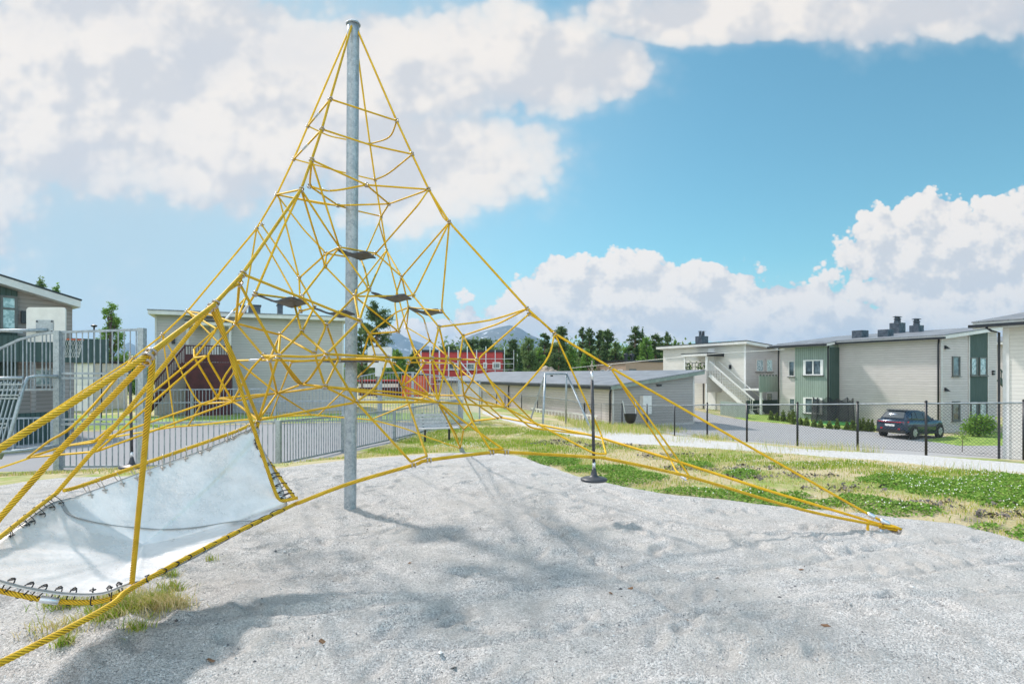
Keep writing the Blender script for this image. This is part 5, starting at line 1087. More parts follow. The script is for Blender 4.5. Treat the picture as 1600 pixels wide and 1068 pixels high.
# ------------------------------------------------------------------ bar fences of the ball court
def bar_fence(name, path, hts, label, spacing=.10, post=.09, rails=None, posts=True, bar=.018, mt='galv_dark', base=None, posth=.03):
    z0 = g(*path[0]); o = empty(name, (path[0][0], path[0][1], z0), label=label, category='fence'); ox, oy = path[0]
    for k, ((xa, ya), (xb, yb)) in enumerate(zip(path, path[1:])):
        ha, hb = hts[k], hts[k + 1]; za, zb = g(xa, ya) - z0, g(xb, yb) - z0; L_ = math.hypot(xb - xa, yb - ya); n_ = max(2, int(L_ / spacing)); mb = MB(); A0 = Vector((xa - ox, ya - oy, 0)); B0 = Vector((xb - ox, yb - oy, 0))
        b0 = .08 if base is None else base
        for i in range(1, n_):
            t = i / n_; p = A0.lerp(B0, t); zz_ = za + (zb - za) * t; hh_ = ha + (hb - ha) * t; mb.bar(p + Vector((0, 0, zz_ + b0)), p + Vector((0, 0, zz_ + hh_)), bar, bar, (B0 - A0).normalized())
        for r_ in (rails or [b0, None]):
            if r_ is None: mb.bar(A0 + Vector((0, 0, za + ha)), B0 + Vector((0, 0, zb + hb)), .035, .05)
            else: mb.bar(A0 + Vector((0, 0, za + r_)), B0 + Vector((0, 0, zb + r_)), .035, .045)
        mb.build('bar_panel', mt, o)
    if posts:
        for (x_, y_), h_ in zip(path, hts):
            mb = MB(); z_ = g(x_, y_) - z0; mb.box(x_ - ox - post / 2, x_ - ox + post / 2, y_ - oy - post / 2, y_ - oy + post / 2, z_ - .3, z_ + h_ + posth); mb.build('post', 'galv', o)
    return o
pL = (at(91, 0, 12.07).x, 12.07); pR_ = (at(222, 0, 12.2).x, 12.2)
bar_fence('court_end_fence', [pL, pR_], [2.93, 3.0], 'tall galvanised bar fence at the near end of the ball court', .115, .125, [.08, .98, 1.08, 1.96, 2.06, None])
# far part of the tall end, arching down to the left
pts_ = [(at(px, 0, 12.05 + (91 - px) * .004).x, 12.05 + (91 - px) * .004) for px in (91, 60, 30, 0, -40, -90)]
bar_fence('court_end_fence', pts_, [2.93, 2.90, 2.80, 2.62, 2.25, 1.6], 'arched galvanised bar screen behind the backboard end of the court', .105, .1, [1.72, None], posts=False, base=1.72)
side = [pR_, (at(435, 0, 12.5).x, 12.5), (at(536, 0, 15.4).x, 15.4), (at(616, 0, 18.5).x, 18.5), (at(690, 0, 22.0).x, 22.0), (at(722, 0, 24.4).x, 24.4)]
bar_fence('court_side_fence', side, [1.0] * 6, 'low galvanised bar fence along the near side of the ball court', .11, .10)
far = [(at(230, 0, 24.0).x, 24.0), (at(300, 0, 24.3).x, 24.3), (at(430, 0, 24.7).x, 24.7), (at(536, 0, 24.8).x, 24.8)]
bar_fence('court_far_fence', far, [1.5, 1.5, 1.5, 1.5], 'white topped bar fence along the far side of the court', .14, .10, [.08, .95, None], bar=.022)
lft = [(at(-60, 0, 16.0).x, 16.0), (at(22, 0, 16.4).x, 16.4), (at(82, 0, 16.6).x, 16.6)]
bar_fence('court_side_fence', lft, [.9] * 3, 'low bar fence in front of the dark green boards', .12, .07)
fe = [(at(548, 0, 25.2).x, 25.2), (at(592, 0, 25.4).x, 25.4), (at(645, 0, 25.3).x, 25.3), (at(718, 0, 25.2).x, 25.2)]
bar_fence('court_end_fence', fe, [1.95, 2.2, 2.2, 1.95], 'tall galvanised bar fence at the far end of the court under the second backboard', .12, .11, [.08, .9, 1.0, None])
# solid-looking mesh gate panel right end
gt = empty('mesh_gate', (at(716.5, 0, 24.2).x, 24.2, -.53), label='tall pale mesh gate panel at the far corner of the court', category='gate')
gw = at(749.5, 0, 24.2).x - at(716.5, 0, 24.2).x; mb = MB(); [mb.box(x_, x_ + .006, 0, .006, .05, 1.75) for x_ in np.arange(0, gw, .02)]; [mb.box(0, gw, .007, .012, z_, z_ + .006) for z_ in np.arange(.05, 1.75, .05)]; mb.build('mesh_panel', 'ferrule', gt)
mb = MB(); mb.box(-.03, .03, -.03, .03, -.3, 1.8); mb.box(gw - .03, gw + .03, -.03, .03, -.3, 1.8); mb.box(-.03, gw + .03, -.03, .03, 1.803, 1.86); mb.build('gate_frame', 'galv_dark', gt)
# seat and slanted bar grid at the left edge (goal wing)
gw_ = empty('goal_side_frame', (at(20, 0, 11.2).x, 11.2, -.47), label='slanted galvanised bar frame of the goal at the near court corner', category='goal')
def gl(px, py, Y): v = at(px, py, Y); return Vector((v.x - gw_.location.x, v.y - 11.2, v.z + .47))
mb = MB(); mb.tube([gl(0, 716, 11.2), gl(14, 686, 11.2), gl(36, 606, 11.5), gl(43, 590, 11.6), gl(60, 587, 11.8), gl(90, 588, 12.0)], .035, 10); mb.tube([gl(-60, 592, 11.6), gl(36, 590, 11.6)], .035, 8); mb.tube([gl(-60, 720, 11.0), gl(2, 706, 11.1), gl(40, 703, 11.2), gl(90, 696, 11.9)], .035, 8); mb.build('tube_frame', 'galv', gw_, smooth=True)
mb = MB()
for k in range(14):
    x_ = -60 + k * 6.8; mb.bar(gl(x_ - 18, 690, 11.2), gl(x_ + 8, 596, 11.5), .02, .02)
for y_, xx in ((600, 36), (617, 30), (622, 28), (662, 12), (668, 10)): mb.bar(gl(-70, y_, 11.4), gl(xx, y_, 11.4), .03, .03)
mb.build('bar_grid', 'galv', gw_)
# backboards
def backboard(px0, px1, py0, py1, Y, label, hoop=True, yaw=0):
    a, b = at(px0, py1, Y), at(px1, py0, Y); w_, h_ = b.x - a.x, b.z - a.z; zg = g(a.x, Y); o = empty('basketball_hoop', ((a.x + b.x) / 2, Y, zg), yaw, label=label, category='basketball hoop'); z0 = a.z - zg
    M_ = MB(); n_ = 5; r_ = .07; P_ = []
    for cx, cz, s in ((w_ / 2 - r_, z0 + h_ - r_, 0), (-w_ / 2 + r_, z0 + h_ - r_, 1), (-w_ / 2 + r_, z0 + r_, 2), (w_ / 2 - r_, z0 + r_, 3)):
        for k in range(n_): t = (s + k / (n_ - 1)) * math.pi / 2; P_.append((cx + r_ * math.cos(t), -.015, cz + r_ * math.sin(t)))
    M_.prism(P_, (0, .03, 0)); M_.build('backboard', 'fascia', o)
    return o, w_, h_, z0
o, w_, h_, z0 = backboard(42, 103, 480, 534, 12.6, 'white backboard and hoop at the near end of the ball court')
mb = MB(); mb.box(-w_ * .24, w_ * .20, -.03, -.017, z0 + h_ * .26, z0 + h_ * .63); pl = mb.build('mount_plate', 'galv', o)
mb = MB(); [mb.tube([(x_, -.045, z_), (x_, -.031, z_)], .018, 8) for x_ in (-w_ * .21, w_ * .17) for z_ in (z0 + h_ * .30, z0 + h_ * .59)]; mb.build('bolt', 'black_steel', pl)
mb = MB(); mb.tube([(-2.2, -.4, z0 + h_ * .05), (-.8, -.25, z0 + h_ * .30), (.05, -.03, z0 + h_ * .34)], .035, 10); mb.build('pole', 'galv', o, smooth=True)
hc = at(112, 530, 13.2) - Vector((o.location.x, o.location.y, o.location.z)); mb = MB(); mb.tube([hc + Vector((.225 * math.cos(a), .225 * math.sin(a), 0)) for a in [2 * math.pi * k / 24 for k in range(24)]], .011, 6, closed=True); mb.bar(hc + Vector((-.225, 0, 0)), Vector((w_ * .2, .02, hc.z)), .03, .02); M['hoop'] = mat('orange_hoop_paint', (.5, .10, .03), .5); mb.build('hoop', 'hoop', o, smooth=True)
mb = MB()
for k in range(12):
    for s in (-1, 1): mb.tube([hc + Vector(((.22 - .09 * t) * math.cos(2 * math.pi * (k + s * t * 1.2) / 12), (.22 - .09 * t) * math.sin(2 * math.pi * (k + s * t * 1.2) / 12), -.42 * t)) for t in (0, .33, .66, 1)], .0035, 4)
mb.build('net', 'fascia', o)
o, w_, h_, z0 = backboard(574.5, 612.5, 542, 574, 25.0, 'far white backboard just right of the mast')
mb = MB(); [mb.box(*b_) for b_ in ((-.3, .3, -.022, -.0155, z0 + h_ * .62, z0 + h_ * .65), (-.3, -.27, -.022, -.0155, z0 + .2, z0 + h_ * .62), (.27, .3, -.022, -.0155, z0 + .2, z0 + h_ * .62))]; mb.build('target_line', 'dark_trim', o)
mb = MB(); mb.tube([(0, .25, 0), (0, .25, z0 + .3), (0, .03, z0 + .5)], .05, 10); mb.build('pole', 'galv_dark', o)
mb = MB(); mb.box(-.2, .1, -.03, -.017, z0 - .38, z0 + .08); mb.build('mount_plate', 'fascia', o)

# ------------------------------------------------------------------ chain-link fence
posts = [(753, 611, 636, 44.0), (776, 615, 640, 42.5), (789, 617.5, 641, 42), (795, 613, 643, 41.2), (815, 617, 641.5, 40.5), (840, 617.5, 648, 38.5), (885, 623, 658, 34), (913, 630, 659, 33.5), (940, 630, 661, 32), (972, 630.5, 664.5, 30), (1011, 632, 669, 27.5), (1054, 632, 675, 24.8), (1105, 630, 684, 20.0), (1167, 630, 688.5, 18.3), (1246, 629.5, 695, 16.4), (1340, 628.5, 699, 15.2), (1447, 627.5, 706.5, 13.8), (1600, 626, 719, 12.6), (1800, 622, 738, 11.4)]
cf = empty('chain_link_fence', (at(1447, 0, 13.8).x, 13.8, -.35), label='black chain-link fence between the path and the car park', category='fence')
off_ = Vector(cf.location); W_ = []
for (px, yt, yb, Y) in posts:
    t_, b_ = at(px, yt, Y) - off_, at(px, yb, Y) - off_; W_.append((t_, b_)); mb = MB(); mb.tube([b_ - Vector((0, 0, .35)), t_ + Vector((0, 0, .0))], .030 if Y < 30 else .035, 10); mb.lathe([(.034, 0), (.034, .02), (.01, .04)], t_, 10); mb.build('post', 'black_steel', cf, smooth=True)
M['wire'] = mat('dark_plastic_coated_wire', (.045, .05, .06), .5)
for k in range(len(W_) - 1):
    (t0, b0), (t1, b1) = W_[k], W_[k + 1]; mb = MB(); top0, top1 = t0 - Vector((0, 0, .04)), t1 - Vector((0, 0, .04))
    mb2 = MB(); mb2.tube([top0, top1], .017, 8); mb2.build('top_rail', 'galv_dark', cf)
    L_ = Vector((t1.x - t0.x, t1.y - t0.y, 0)).length; H0 = (t0 - b0).length - .07
    cell = .075 if posts[k][3] < 21 else .12
    n_ = int(L_ / cell); m_ = max(3, int(H0 / cell))
    def P_(i, j):
        u = i / n_; lo = b0.lerp(b1, u) + Vector((0, 0, .02)); hi = top0.lerp(top1, u) - Vector((0, 0, .02)); return lo.lerp(hi, j / m_)
    wr = .0027 if posts[k][3] < 21 else .002
    for s in (1, -1):
        for i in range(-m_, n_ + m_):
            js = [j for j in range(m_ + 1) if 0 <= i + s * j <= n_]
            if len(js) < 2: continue
            mb.tube([P_(i + s * js[0], js[0]), P_(i + s * js[-1], js[-1])], wr, 3, caps=False)
    for j in (0, m_): mb.tube([P_(0, j), P_(n_, j)], .003, 4)
    mb.build('wire_mesh', 'wire', cf)
# bucket swing seat hung over the fence
sw = empty('bucket_swing_seat', at(985, 664, 26.5), label='black bucket swing seat on two chains by the long shed gable', category='swing seat')
mb = MB(); mb.lathe([(.10, 0), (.17, .04), (.24, .16), (.27, .30), (.29, .46), (.26, .46), (.22, .2), (.1, .06), (0, .05)], (0, 0, .08), 16, 1.0, .8); mb.box(-.29, .29, -.02, .02, .42, .54); mb.build('seat', 'black_steel', sw, smooth=False)
for s in (-1, 1): mb = MB(); mb.tube([(s * .24, 0, .5), (s * .30 - .06, 0, 1.14)], .018, 6); mb.build('chain', 'ferrule', sw)
# swing frame
sf = empty('swing_frame', (at(868, 0, 23.5).x, 23.5, g(at(868, 0, 23.5).x, 23.5)), label='empty galvanised swing frame standing in the grass before the long shed', category='swing frame')
def sp(px, py, Y): return at(px, py, Y) - Vector(sf.location)
mb = MB(); mb.tube([sp(851.5, 584, 22.0), sp(886, 584, 24.5)], .035, 10); mb.build('top_bar', 'galv_dark', sf, smooth=True)
for q_ in (((852, 583, 22), (847.5, 670, 21.2)), ((850.5, 588, 22), (828, 655, 26)), ((885, 583, 24.5), (884, 661, 25.5)), ((885, 583, 24.5), (924, 668, 21.6))):
    (a, b, c), (d_, e_, f_) = q_; mb = MB(); lo = sp(d_, e_, f_); mb.tube([sp(a, b, c), lo - Vector((0, 0, .1))], .042, 10); mb.build('leg', 'galv', sf, smooth=True)
mb = MB(); mb.box(-.05, .05, -.04, .04, 0, .06); o_ = mb.build('hanger_bracket', 'black_steel', sf); o_.location = sp(862, 588, 22.8)
# bench
bn = empty('park_bench', (at(683, 0, 17.6).x, 17.6, g(at(683, 0, 17.6).x, 17.6)), R(20), label='weathered grey slatted bench beside the ball court fence', category='bench')
bwid = 1.12
mb = MB()
for k in range(4): mb.box(-bwid / 2 - .05, bwid / 2 - .12, .22 + .045 * k, .25 + .045 * k, .44 + k * .105, .53 + k * .105)
mb.build('backrest', 'bench_wood', bn)
mb = MB(); [mb.box(-bwid / 2, bwid / 2 + .1, -.24 + .12 * k, -.14 + .12 * k, .40, .435) for k in range(4)]; mb.build('seat', 'bench_wood', bn)
for s in (-1, 1): mb = MB(); mb.bar((s * .38, 0, 0), (s * .38, 0, .4), .05, .09, (0, 1, 0)); mb.bar((s * .38, .20, .38), (s * .38, .44, .86), .05, .03, (0, 1, 0)); mb.build('leg', 'dark_trim', bn)

# ------------------------------------------------------------------ car
car = empty('parked_car', (0, 0, 0), 0, label='dark blue grey SUV parked beside the beige house', category='car')
CARX, CARY = 20.2, 30.4
car.location = (CARX, CARY, g(CARX, CARY) + .03); car.rotation_euler = (0, 0, R(24)); 
M['carpaint'] = mat('dark_blue_grey_metallic_paint', (.016, .04, .075), .22, .45); 
pn = [n_ for n_ in M['carpaint'].node_tree.nodes if n_.type == 'BSDF_PRINCIPLED'][0]; pn.inputs['Coat Weight'].default_value = .8; pn.inputs['Coat Roughness'].default_value = .05
M['carglass'] = mat('tinted_car_glass', (.05, .07, .085), .10, 0, spec=.4); M['redlight'] = mat('red_lamp_plastic', (.55, .02, .03), .2); M['tyre'] = mat('tyre_rubber', (.015, .015, .016), .85); M['rim'] = mat('alloy_rim', (.45, .46, .48), .3, .8); M['plate'] = mat('number_plate_white', (.75, .75, .74), .5); M['cladding'] = mat('black_plastic_cladding', (.018, .018, .02), .6)
def carloft(secs, name, material, parent, smooth=True):
    """secs: list of (x, [(y,z)...half section from bottom centre to top centre]); mirrored across y"""
    mb = MB(); V_ = []; m = None
    for x, half in secs:
        ring = [(x, y, z) for y, z in half] + [(x, -y, z) for y, z in reversed(half[1:-1])] if half[0][0] == 0 and half[-1][0] == 0 else [(x, y, z) for y, z in half] + [(x, -y, z) for y, z in reversed(half)]
        m = len(ring); V_ += ring
    fs = [(i * m + k, i * m + (k + 1) % m, (i + 1) * m + (k + 1) % m, (i + 1) * m + k) for i in range(len(secs) - 1) for k in range(m)]
    fs += [tuple(range(m)), tuple((len(secs) - 1) * m + k for k in range(m))]
    mb.add(V_, fs); return mb.build(name, material, parent, smooth=smooth)
L0, L1 = -.0, 4.25   # rear bumper at x=0
def low(x, w, zb, zbelt, shoulder=.0): return (x, [(0, zb), (w * .86, zb), (w, zb + .12), (w * 1.0, zbelt - .22), (w * .97, zbelt - .06), (w * .90, zbelt), (0, zbelt + .02)])
body = carloft([low(0.0, .74, .42, .86), low(.06, .83, .34, .98), low(.25, .90, .30, 1.02), low(.8, .915, .27, 1.02), low(1.6, .92, .24, .98), low(2.6, .92, .24, .96), low(3.2, .91, .26, .96), low(3.75, .87, .28, .90), low(4.08, .76, .32, .80), low(4.22, .60, .38, .66)], 'body', 'carpaint', car)
def up(x, wb, wt, zb, zt): return (x, [(0, zb), (wb, zb), (wb * .55 + wt * .45, zb + (zt - zb) * .5), (wt, zt - .05), (wt - .10, zt), (0, zt + .015)])
carloft([up(.30, .80, .66, .99, 1.06), up(.42, .81, .62, .99, 1.28), up(.62, .82, .60, .98, 1.46), up(1.1, .83, .60, .97, 1.515), up(1.8, .83, .60, .96, 1.52), up(2.35, .82, .58, .95, 1.45), up(2.8, .80, .62, .95, 1.22), up(3.15, .76, .68, .94, .99)], 'cabin', 'carpaint', car)
# glass: rear window, side windows, windscreen, sitting proud of the cabin
def card(name, material, pts, nrm, th=.012): mb = MB(); n_ = Vector(nrm).normalized() * th; mb.prism([Vector(p) + n_ * .3 for p in pts], n_); return mb.build(name, material, car)
card('rear_window', 'carglass', [(.30, -.60, 1.08), (.30, .60, 1.08), (.585, .52, 1.42), (.585, -.52, 1.42)], (-.77, 0, .63), .03)
for s in (-1, 1):
    for (xa, xb, za, zb_) in ((.75, 1.25, 1.07, 1.40), (1.30, 1.95, 1.04, 1.44), (2.0, 2.72, 1.02, 1.38)):
        sl_ = lambda z: .83 - (z - .96) * .40
        P4 = [(xa, s * (sl_(za) + .006), za), (xb, s * (sl_(za) + .006), za), (xb - (.38 if xb > 2.5 else .04), s * (sl_(zb_) + .006), zb_ - (.10 if xb > 2.5 else 0)), (xa + (.22 if xa < 1 else .0), s * (sl_(zb_) + .006), zb_)]
        card('side_window', 'carglass', P4, (0, s, .3))
    mb = MB(); mb.prism([(.02, s * .30, .90), (.02, s * .72, .92), (.30, s * .895, .96), (.30, s * .905, .88), (.03, s * .76, .83), (.0, s * .40, .85)], (-.02, s * .012, 0)); mb.build('tail_light', 'redlight', car)
    mb = MB(); mb.bar((2.45, s * .92, 1.0), (2.5, s * 1.04, 1.05), .12, .14); mb.build('wing_mirror', 'carpaint', car)
    mb = MB(); mb.box(-.012, .02, s * .5 - .06, s * .5 + .06, .50, .56); mb.build('reflector', 'redlight', car)
card('windscreen', 'carglass', [(3.10, -.62, 1.01), (3.10, .62, 1.01), (2.45, .50, 1.42), (2.45, -.50, 1.42)], (.53, 0, .85), .03)
mb = MB(); mb.box(-.045, -.015, -.62, .62, .875, .90); mb.build('light_bar', 'redlight', car)
mb = MB(); mb.box(-.05, -.02, -.27, .27, .66, .77); mb.build('number_plate', 'plate', car)
mb = MB(); mb.box(-.04, .3, -.80, .80, .30, .47); mb.box(.78, 3.3, -.935, -.86, .22, .34); mb.box(.78, 3.3, .86, .935, .22, .34); mb.build('sill_cladding', 'cladding', car)
mb = MB(); mb.prism([(.50, -.55, 1.485), (.50, .55, 1.485), (.78, .56, 1.53), (.78, -.56, 1.53)], (0, 0, .03)); mb.build('roof_spoiler', 'carpaint', car)
for x_ in (.82, 3.42):
    for s in (-1, 1):
        mb = MB(); mb.tube([(x_, s * .80, .34), (x_, s * .925, .34)], .41, 24); mb.build('wheel_arch', 'cladding', car)
        wo_ = MB(); wo_.tube([(x_, s * .76, .335), (x_, s * .94, .335)], [.335, .335], 28); wh = wo_.build('wheel', 'tyre', car)
        mb = MB(); mb.tube([(x_, s * .941, .335), (x_, s * .948, .335)], .20, 20); [mb.bar((x_, s * .952, .335), (x_ + .23 * math.cos(a), s * .952, .335 + .23 * math.sin(a)), .05, .015, (0, 1, 0)) for a in [2 * math.pi * k / 7 for k in range(7)]]; mb.build('rim', 'rim', wh)
car.scale = (.84, .92, .98)

# ------------------------------------------------------------------ plants
def leafmat(name, c1, c2, sc_=3.0):
    def bld(t, p):
        n = t.noise(coords(t), sc_, 3, .6); rnd = t.n('ShaderNodeNewGeometry').outputs['Random Per Island']
        c = t.mix(t.smooth(t.math('ADD', t.math('MULTIPLY', n, .5), t.math('MULTIPLY', rnd, .5)), .25, .75), c1, c2); t.link(c, p.inputs['Base Color'])
    return translucent(mat(name, c1, .7, 0, bld, .25), .38)
M['pine_leaf'] = leafmat('pine_needles', (.06, .11, .04), (.15, .22, .08)); M['spruce_leaf'] = leafmat('spruce_needles', (.045, .095, .035), (.10, .18, .06)); M['birch_leaf'] = leafmat('birch_leaves', (.11, .23, .04), (.26, .42, .09)); M['dull_leaf'] = leafmat('willow_leaves', (.10, .17, .055), (.22, .31, .11)); M['thuja_leaf'] = leafmat('thuja_foliage', (.07, .12, .015), (.20, .27, .05), 9); M['bush_leaf'] = leafmat('bush_leaves', (.12, .26, .03), (.30, .46, .09), 6)
M['bark'] = mottled((.07, .055, .045), (.16, .12, .09), 6, .9, name='bark'); M['pine_bark'] = mottled((.10, .065, .045), (.22, .13, .08), 5, .9, name='pine_bark')
def leafcloud(cl, n, size, seed, flat=1.0, spread=.45):
    """cl: list of (centre, radii, weight). n leaf clumps spread through the blobs' volume"""
    rs = np.random.RandomState(seed); w_ = np.array([c[2] for c in cl], float); w_ /= w_.sum(); idx = rs.choice(len(cl), n, p=w_)
    C_ = np.array([c[0] for c in cl])[idx]; R_ = np.array([c[1] for c in cl])[idx]; d = rs.normal(0, 1, (n, 3)); d /= np.linalg.norm(d, axis=1)[:, None]; r = rs.rand(n) ** spread * (1 + .22 * rs.normal(0, 1, n)); P_ = C_ + d * r[:, None] * R_
    s = size * rs.uniform(.5, 1.35, n); a = rs.normal(0, 1, (n, 3)); a /= np.linalg.norm(a, axis=1)[:, None]; b = np.cross(a, rs.normal(0, 1, (n, 3))); b /= np.linalg.norm(b, axis=1)[:, None]; b *= flat
    V_ = np.stack([P_ - a * s[:, None], P_ + b * s[:, None] * .55, P_ + a * s[:, None], P_ - b * s[:, None] * .55], 1).reshape(-1, 3)
    return V_, 4 * np.arange(n)[:, None] + np.arange(4)[None]
def tree(px, ytop, wpx, Y, kind, label, group=None, seed=0, name=None, leafy=1.0):
    x, z = at(px, 0, Y).x, g(at(px, 0, Y).x, Y); h = zof(ytop, Y) - z; wr = wpx / F * Y / 2; rs = random.Random(seed * 31 + int(px)); nm = name or {'pine': 'pine_tree', 'spruce': 'spruce_tree', 'birch': 'birch_tree', 'dull': 'willow_tree'}[kind]
    o = empty(nm, (x, Y, z), 0, label=label, category='tree', group=group); mb = MB(); cl = []
    tr = .012 * h + .05; lean = rs.uniform(-.02, .02) * h; top = Vector((lean, 0, h * .94))
    mb.tube([(0, 0, -.2), (lean * .3, 0, h * .35), (lean * .7, 0, h * .7), top], [tr, tr * .75, tr * .45, tr * .12], 8)
    if kind == 'pine':
        lo = .28; nb_ = int(38 * leafy + h)
        for k in range(nb_):
            t = lo + (1 - lo) * (k / nb_) ** .85; a = rs.uniform(0, 6.28); prof = (1.15 - t) ** .5 * 1.02 if t > .45 else .7
            L_ = wr * prof * rs.uniform(.45, 1.05); b0 = Vector((lean * t, 0, h * (t - .04))); e = b0 + Vector((math.cos(a) * L_, math.sin(a) * L_, h * rs.uniform(.0, .06)))
            mb.tube([b0, b0.lerp(e, .6) + Vector((0, 0, .05)), e], [tr * .3, tr * .2, tr * .08], 5); r_ = wr * rs.uniform(.16, .40); cl.append((tuple(e), (r_, r_, r_ * .62), r_ ** 2)); m_ = b0.lerp(e, .55); cl.append((tuple(m_), (r_ * .7, r_ * .7, r_ * .4), r_ ** 2 * .4))
        cl.append(((lean, 0, h * .97), (wr * .2, wr * .2, h * .045), (wr * .25) ** 2))
    elif kind == 'spruce':
        for k in range(26):
            t = .08 + .9 * k / 26; rr = wr * (1.02 - t) ** .9
            for _ in range(4): a = rs.uniform(0, 6.28); L_ = rr * rs.uniform(.6, 1.05); cl.append(((lean * t + math.cos(a) * L_ * .6, math.sin(a) * L_ * .6, h * t - L_ * .12), (L_ * .45, L_ * .45, h * .028), L_ ** 1.6 + .05))
        cl.append(((lean, 0, h * .97), (wr * .07, wr * .07, h * .05), .12))
    else:
        nbr = int(60 * leafy)
        for k in range(nbr):
            t = .12 + .84 * (k + rs.random()) / nbr; a = rs.uniform(0, 6.28); prof = min(1, (t - .02) / .22) * (1.03 - t) ** .62 * 1.15; L_ = wr * prof * math.sqrt(rs.uniform(.05, .85)); b0 = Vector((lean * t, 0, h * (t - .14))); e = Vector((lean * t + math.cos(a) * L_, math.sin(a) * L_, h * t))
            mb.tube([b0, e], [tr * .35, tr * .08], 5); r_ = wr * rs.uniform(.20, .42) * (prof * .6 + .4); cl.append((tuple(e), (r_, r_, r_ * .9), r_ ** 2))
        cl.append(((lean, 0, h * .95), (wr * .16, wr * .16, h * .05), (wr * .2) ** 2))
    mb.build('trunk', 'pine_bark' if kind == 'pine' else 'bark', o, smooth=True)
    n = int({'pine': 6500, 'spruce': 5000, 'birch': 5200, 'dull': 5200}[kind] * leafy * min(1.7, max(.55, wpx / 34)))
    V_, F_ = leafcloud(cl, n, (.135 if kind in ('pine', 'spruce') else .15) * Y / 66, seed + 5, .7, .75 if kind == 'pine' else .55)
    mesh_np('crown', V_, F_, {'pine': 'pine_leaf', 'spruce': 'spruce_leaf', 'birch': 'birch_leaf', 'dull': 'dull_leaf'}[kind], False, parent=o)
    return o
tr_ = [
 (590, 474, 62, 56, 'pine', 'tall open pine just right of the mast, left of the mountains'), (566, 500, 34, 60, 'pine', 'pine half hidden behind the mast'),
 (620, 545, 40, 72, 'birch', 'round green tree beside the far backboard'), (645, 549, 34, 74, 'dull', 'low bushy tree at the left end of the red building'),
 (706, 540, 44, 100, 'pine', 'low dark pine over the left part of the red roof'), (738, 530, 36, 98, 'pine', 'leftmost rounded pine over the middle of the red roof'), (757, 531, 40, 98, 'pine', 'spreading pine under the main mountain peak'), (748, 545, 60, 94, 'dull', 'light green tree standing close behind the red roof'), (783, 545, 30, 96, 'birch', 'pale leafy tree above the right end of the red roof'),
 (802, 532, 30, 84, 'pine', 'dark pine just right of the scaffolding corner'), (824, 526, 46, 72, 'dull', 'broad soft green tree right of the scaffolding'), (812, 545, 34, 66, 'spruce', 'dark spruce in front of the broad soft green tree'),
 (842, 541, 32, 76, 'birch', 'light green tree left of the thick-trunked pine'), (851, 520, 30, 80, 'pine', 'narrow pine touching the right mountain slope'), (873, 510, 44, 66, 'pine', 'dark thick-trunked pine behind the net corner'), (866, 536, 36, 70, 'spruce', 'dark spruce low beside the thick-trunked pine'),
 (891, 540, 36, 68, 'birch', 'light green birch right of the thick-trunked pine'), (908, 511, 20, 76, 'pine', 'thin pine, first of the slim row by the black pole'), (923, 514, 26, 78, 'pine', 'slim pine, second of the slim row by the black pole'), (937, 516, 24, 76, 'pine', 'slim pine, third of the slim row by the black pole'), (948, 516, 30, 74, 'pine', 'fuller pine, last of the slim row by the black pole'),
 (917, 545, 40, 70, 'birch', 'leafy tree filling the gap below the slim pines'), (962, 532, 36, 78, 'dull', 'grey green tree over the left end of the brown building'), (978, 542, 34, 82, 'birch', 'low green tree behind the brown building'),
 (991, 512, 36, 72, 'pine', 'tall wide pine over the brown building'), (1004, 511, 26, 80, 'spruce', 'pointed spruce next to the tall wide pine'), (1012, 525, 44, 70, 'birch', 'bright light green birch over the brown building'), (1024, 521, 34, 76, 'pine', 'dark pine left of the white house roof end'), (1043, 519, 22, 82, 'pine', 'small pine poking above the white house roof end'), (1054, 529, 16, 84, 'birch', 'small green treetop above the white house roof'), (1080, 533, 14, 90, 'birch', 'tiny treetop left of the white house chimney'),
 (175, 470, 56, 38, 'birch', 'leafy cone-shaped tree between the two left houses'), (66, 430, 46, 34, 'dull', 'olive green treetop above the taupe house roof'), (92, 440, 34, 36, 'birch', 'greener treetop behind the eaves of the taupe house'),
 (152, 560, 60, 60, 'dull', 'bushy tree low behind the tall court bars'), (210, 566, 50, 64, 'birch', 'low green tree left of the pale house')]
for i, (px, yt, wp, Y, kd, lb) in enumerate(tr_): tree(px, yt, wp, Y, kd, lb, seed=i, group=None)
# the wood behind, one mass
mb_cl = []; rsx = np.random.RandomState(4)
for px in np.arange(690, 1075, 4.0):
    Y = rsx.uniform(92, 125); yt = rsx.uniform(529, 549); x = at(px, 0, Y).x; h = zof(yt, Y) + 1; r_ = rsx.uniform(1.6, 3.2); mb_cl.append(((x, Y, h / 2 - 1), (r_, 2.0, h / 2), r_ * h))
for px in np.concatenate([np.arange(-400, 240, 9.0), np.arange(540, 700, 8.0), np.arange(1080, 2000, 14.0)]):
    Y = rsx.uniform(95, 150); yt = rsx.uniform(560, 572); x = at(px, 0, Y).x; h = zof(yt, Y) + 1; r_ = rsx.uniform(2, 4); mb_cl.append(((x, Y, h / 2 - 1), (r_, 2.0, h / 2), r_ * h))
V_, F_ = leafcloud(mb_cl, 62000, .42, 99, .8); mesh_np('forest', V_, F_, 'dull_leaf', False, kind='stuff')
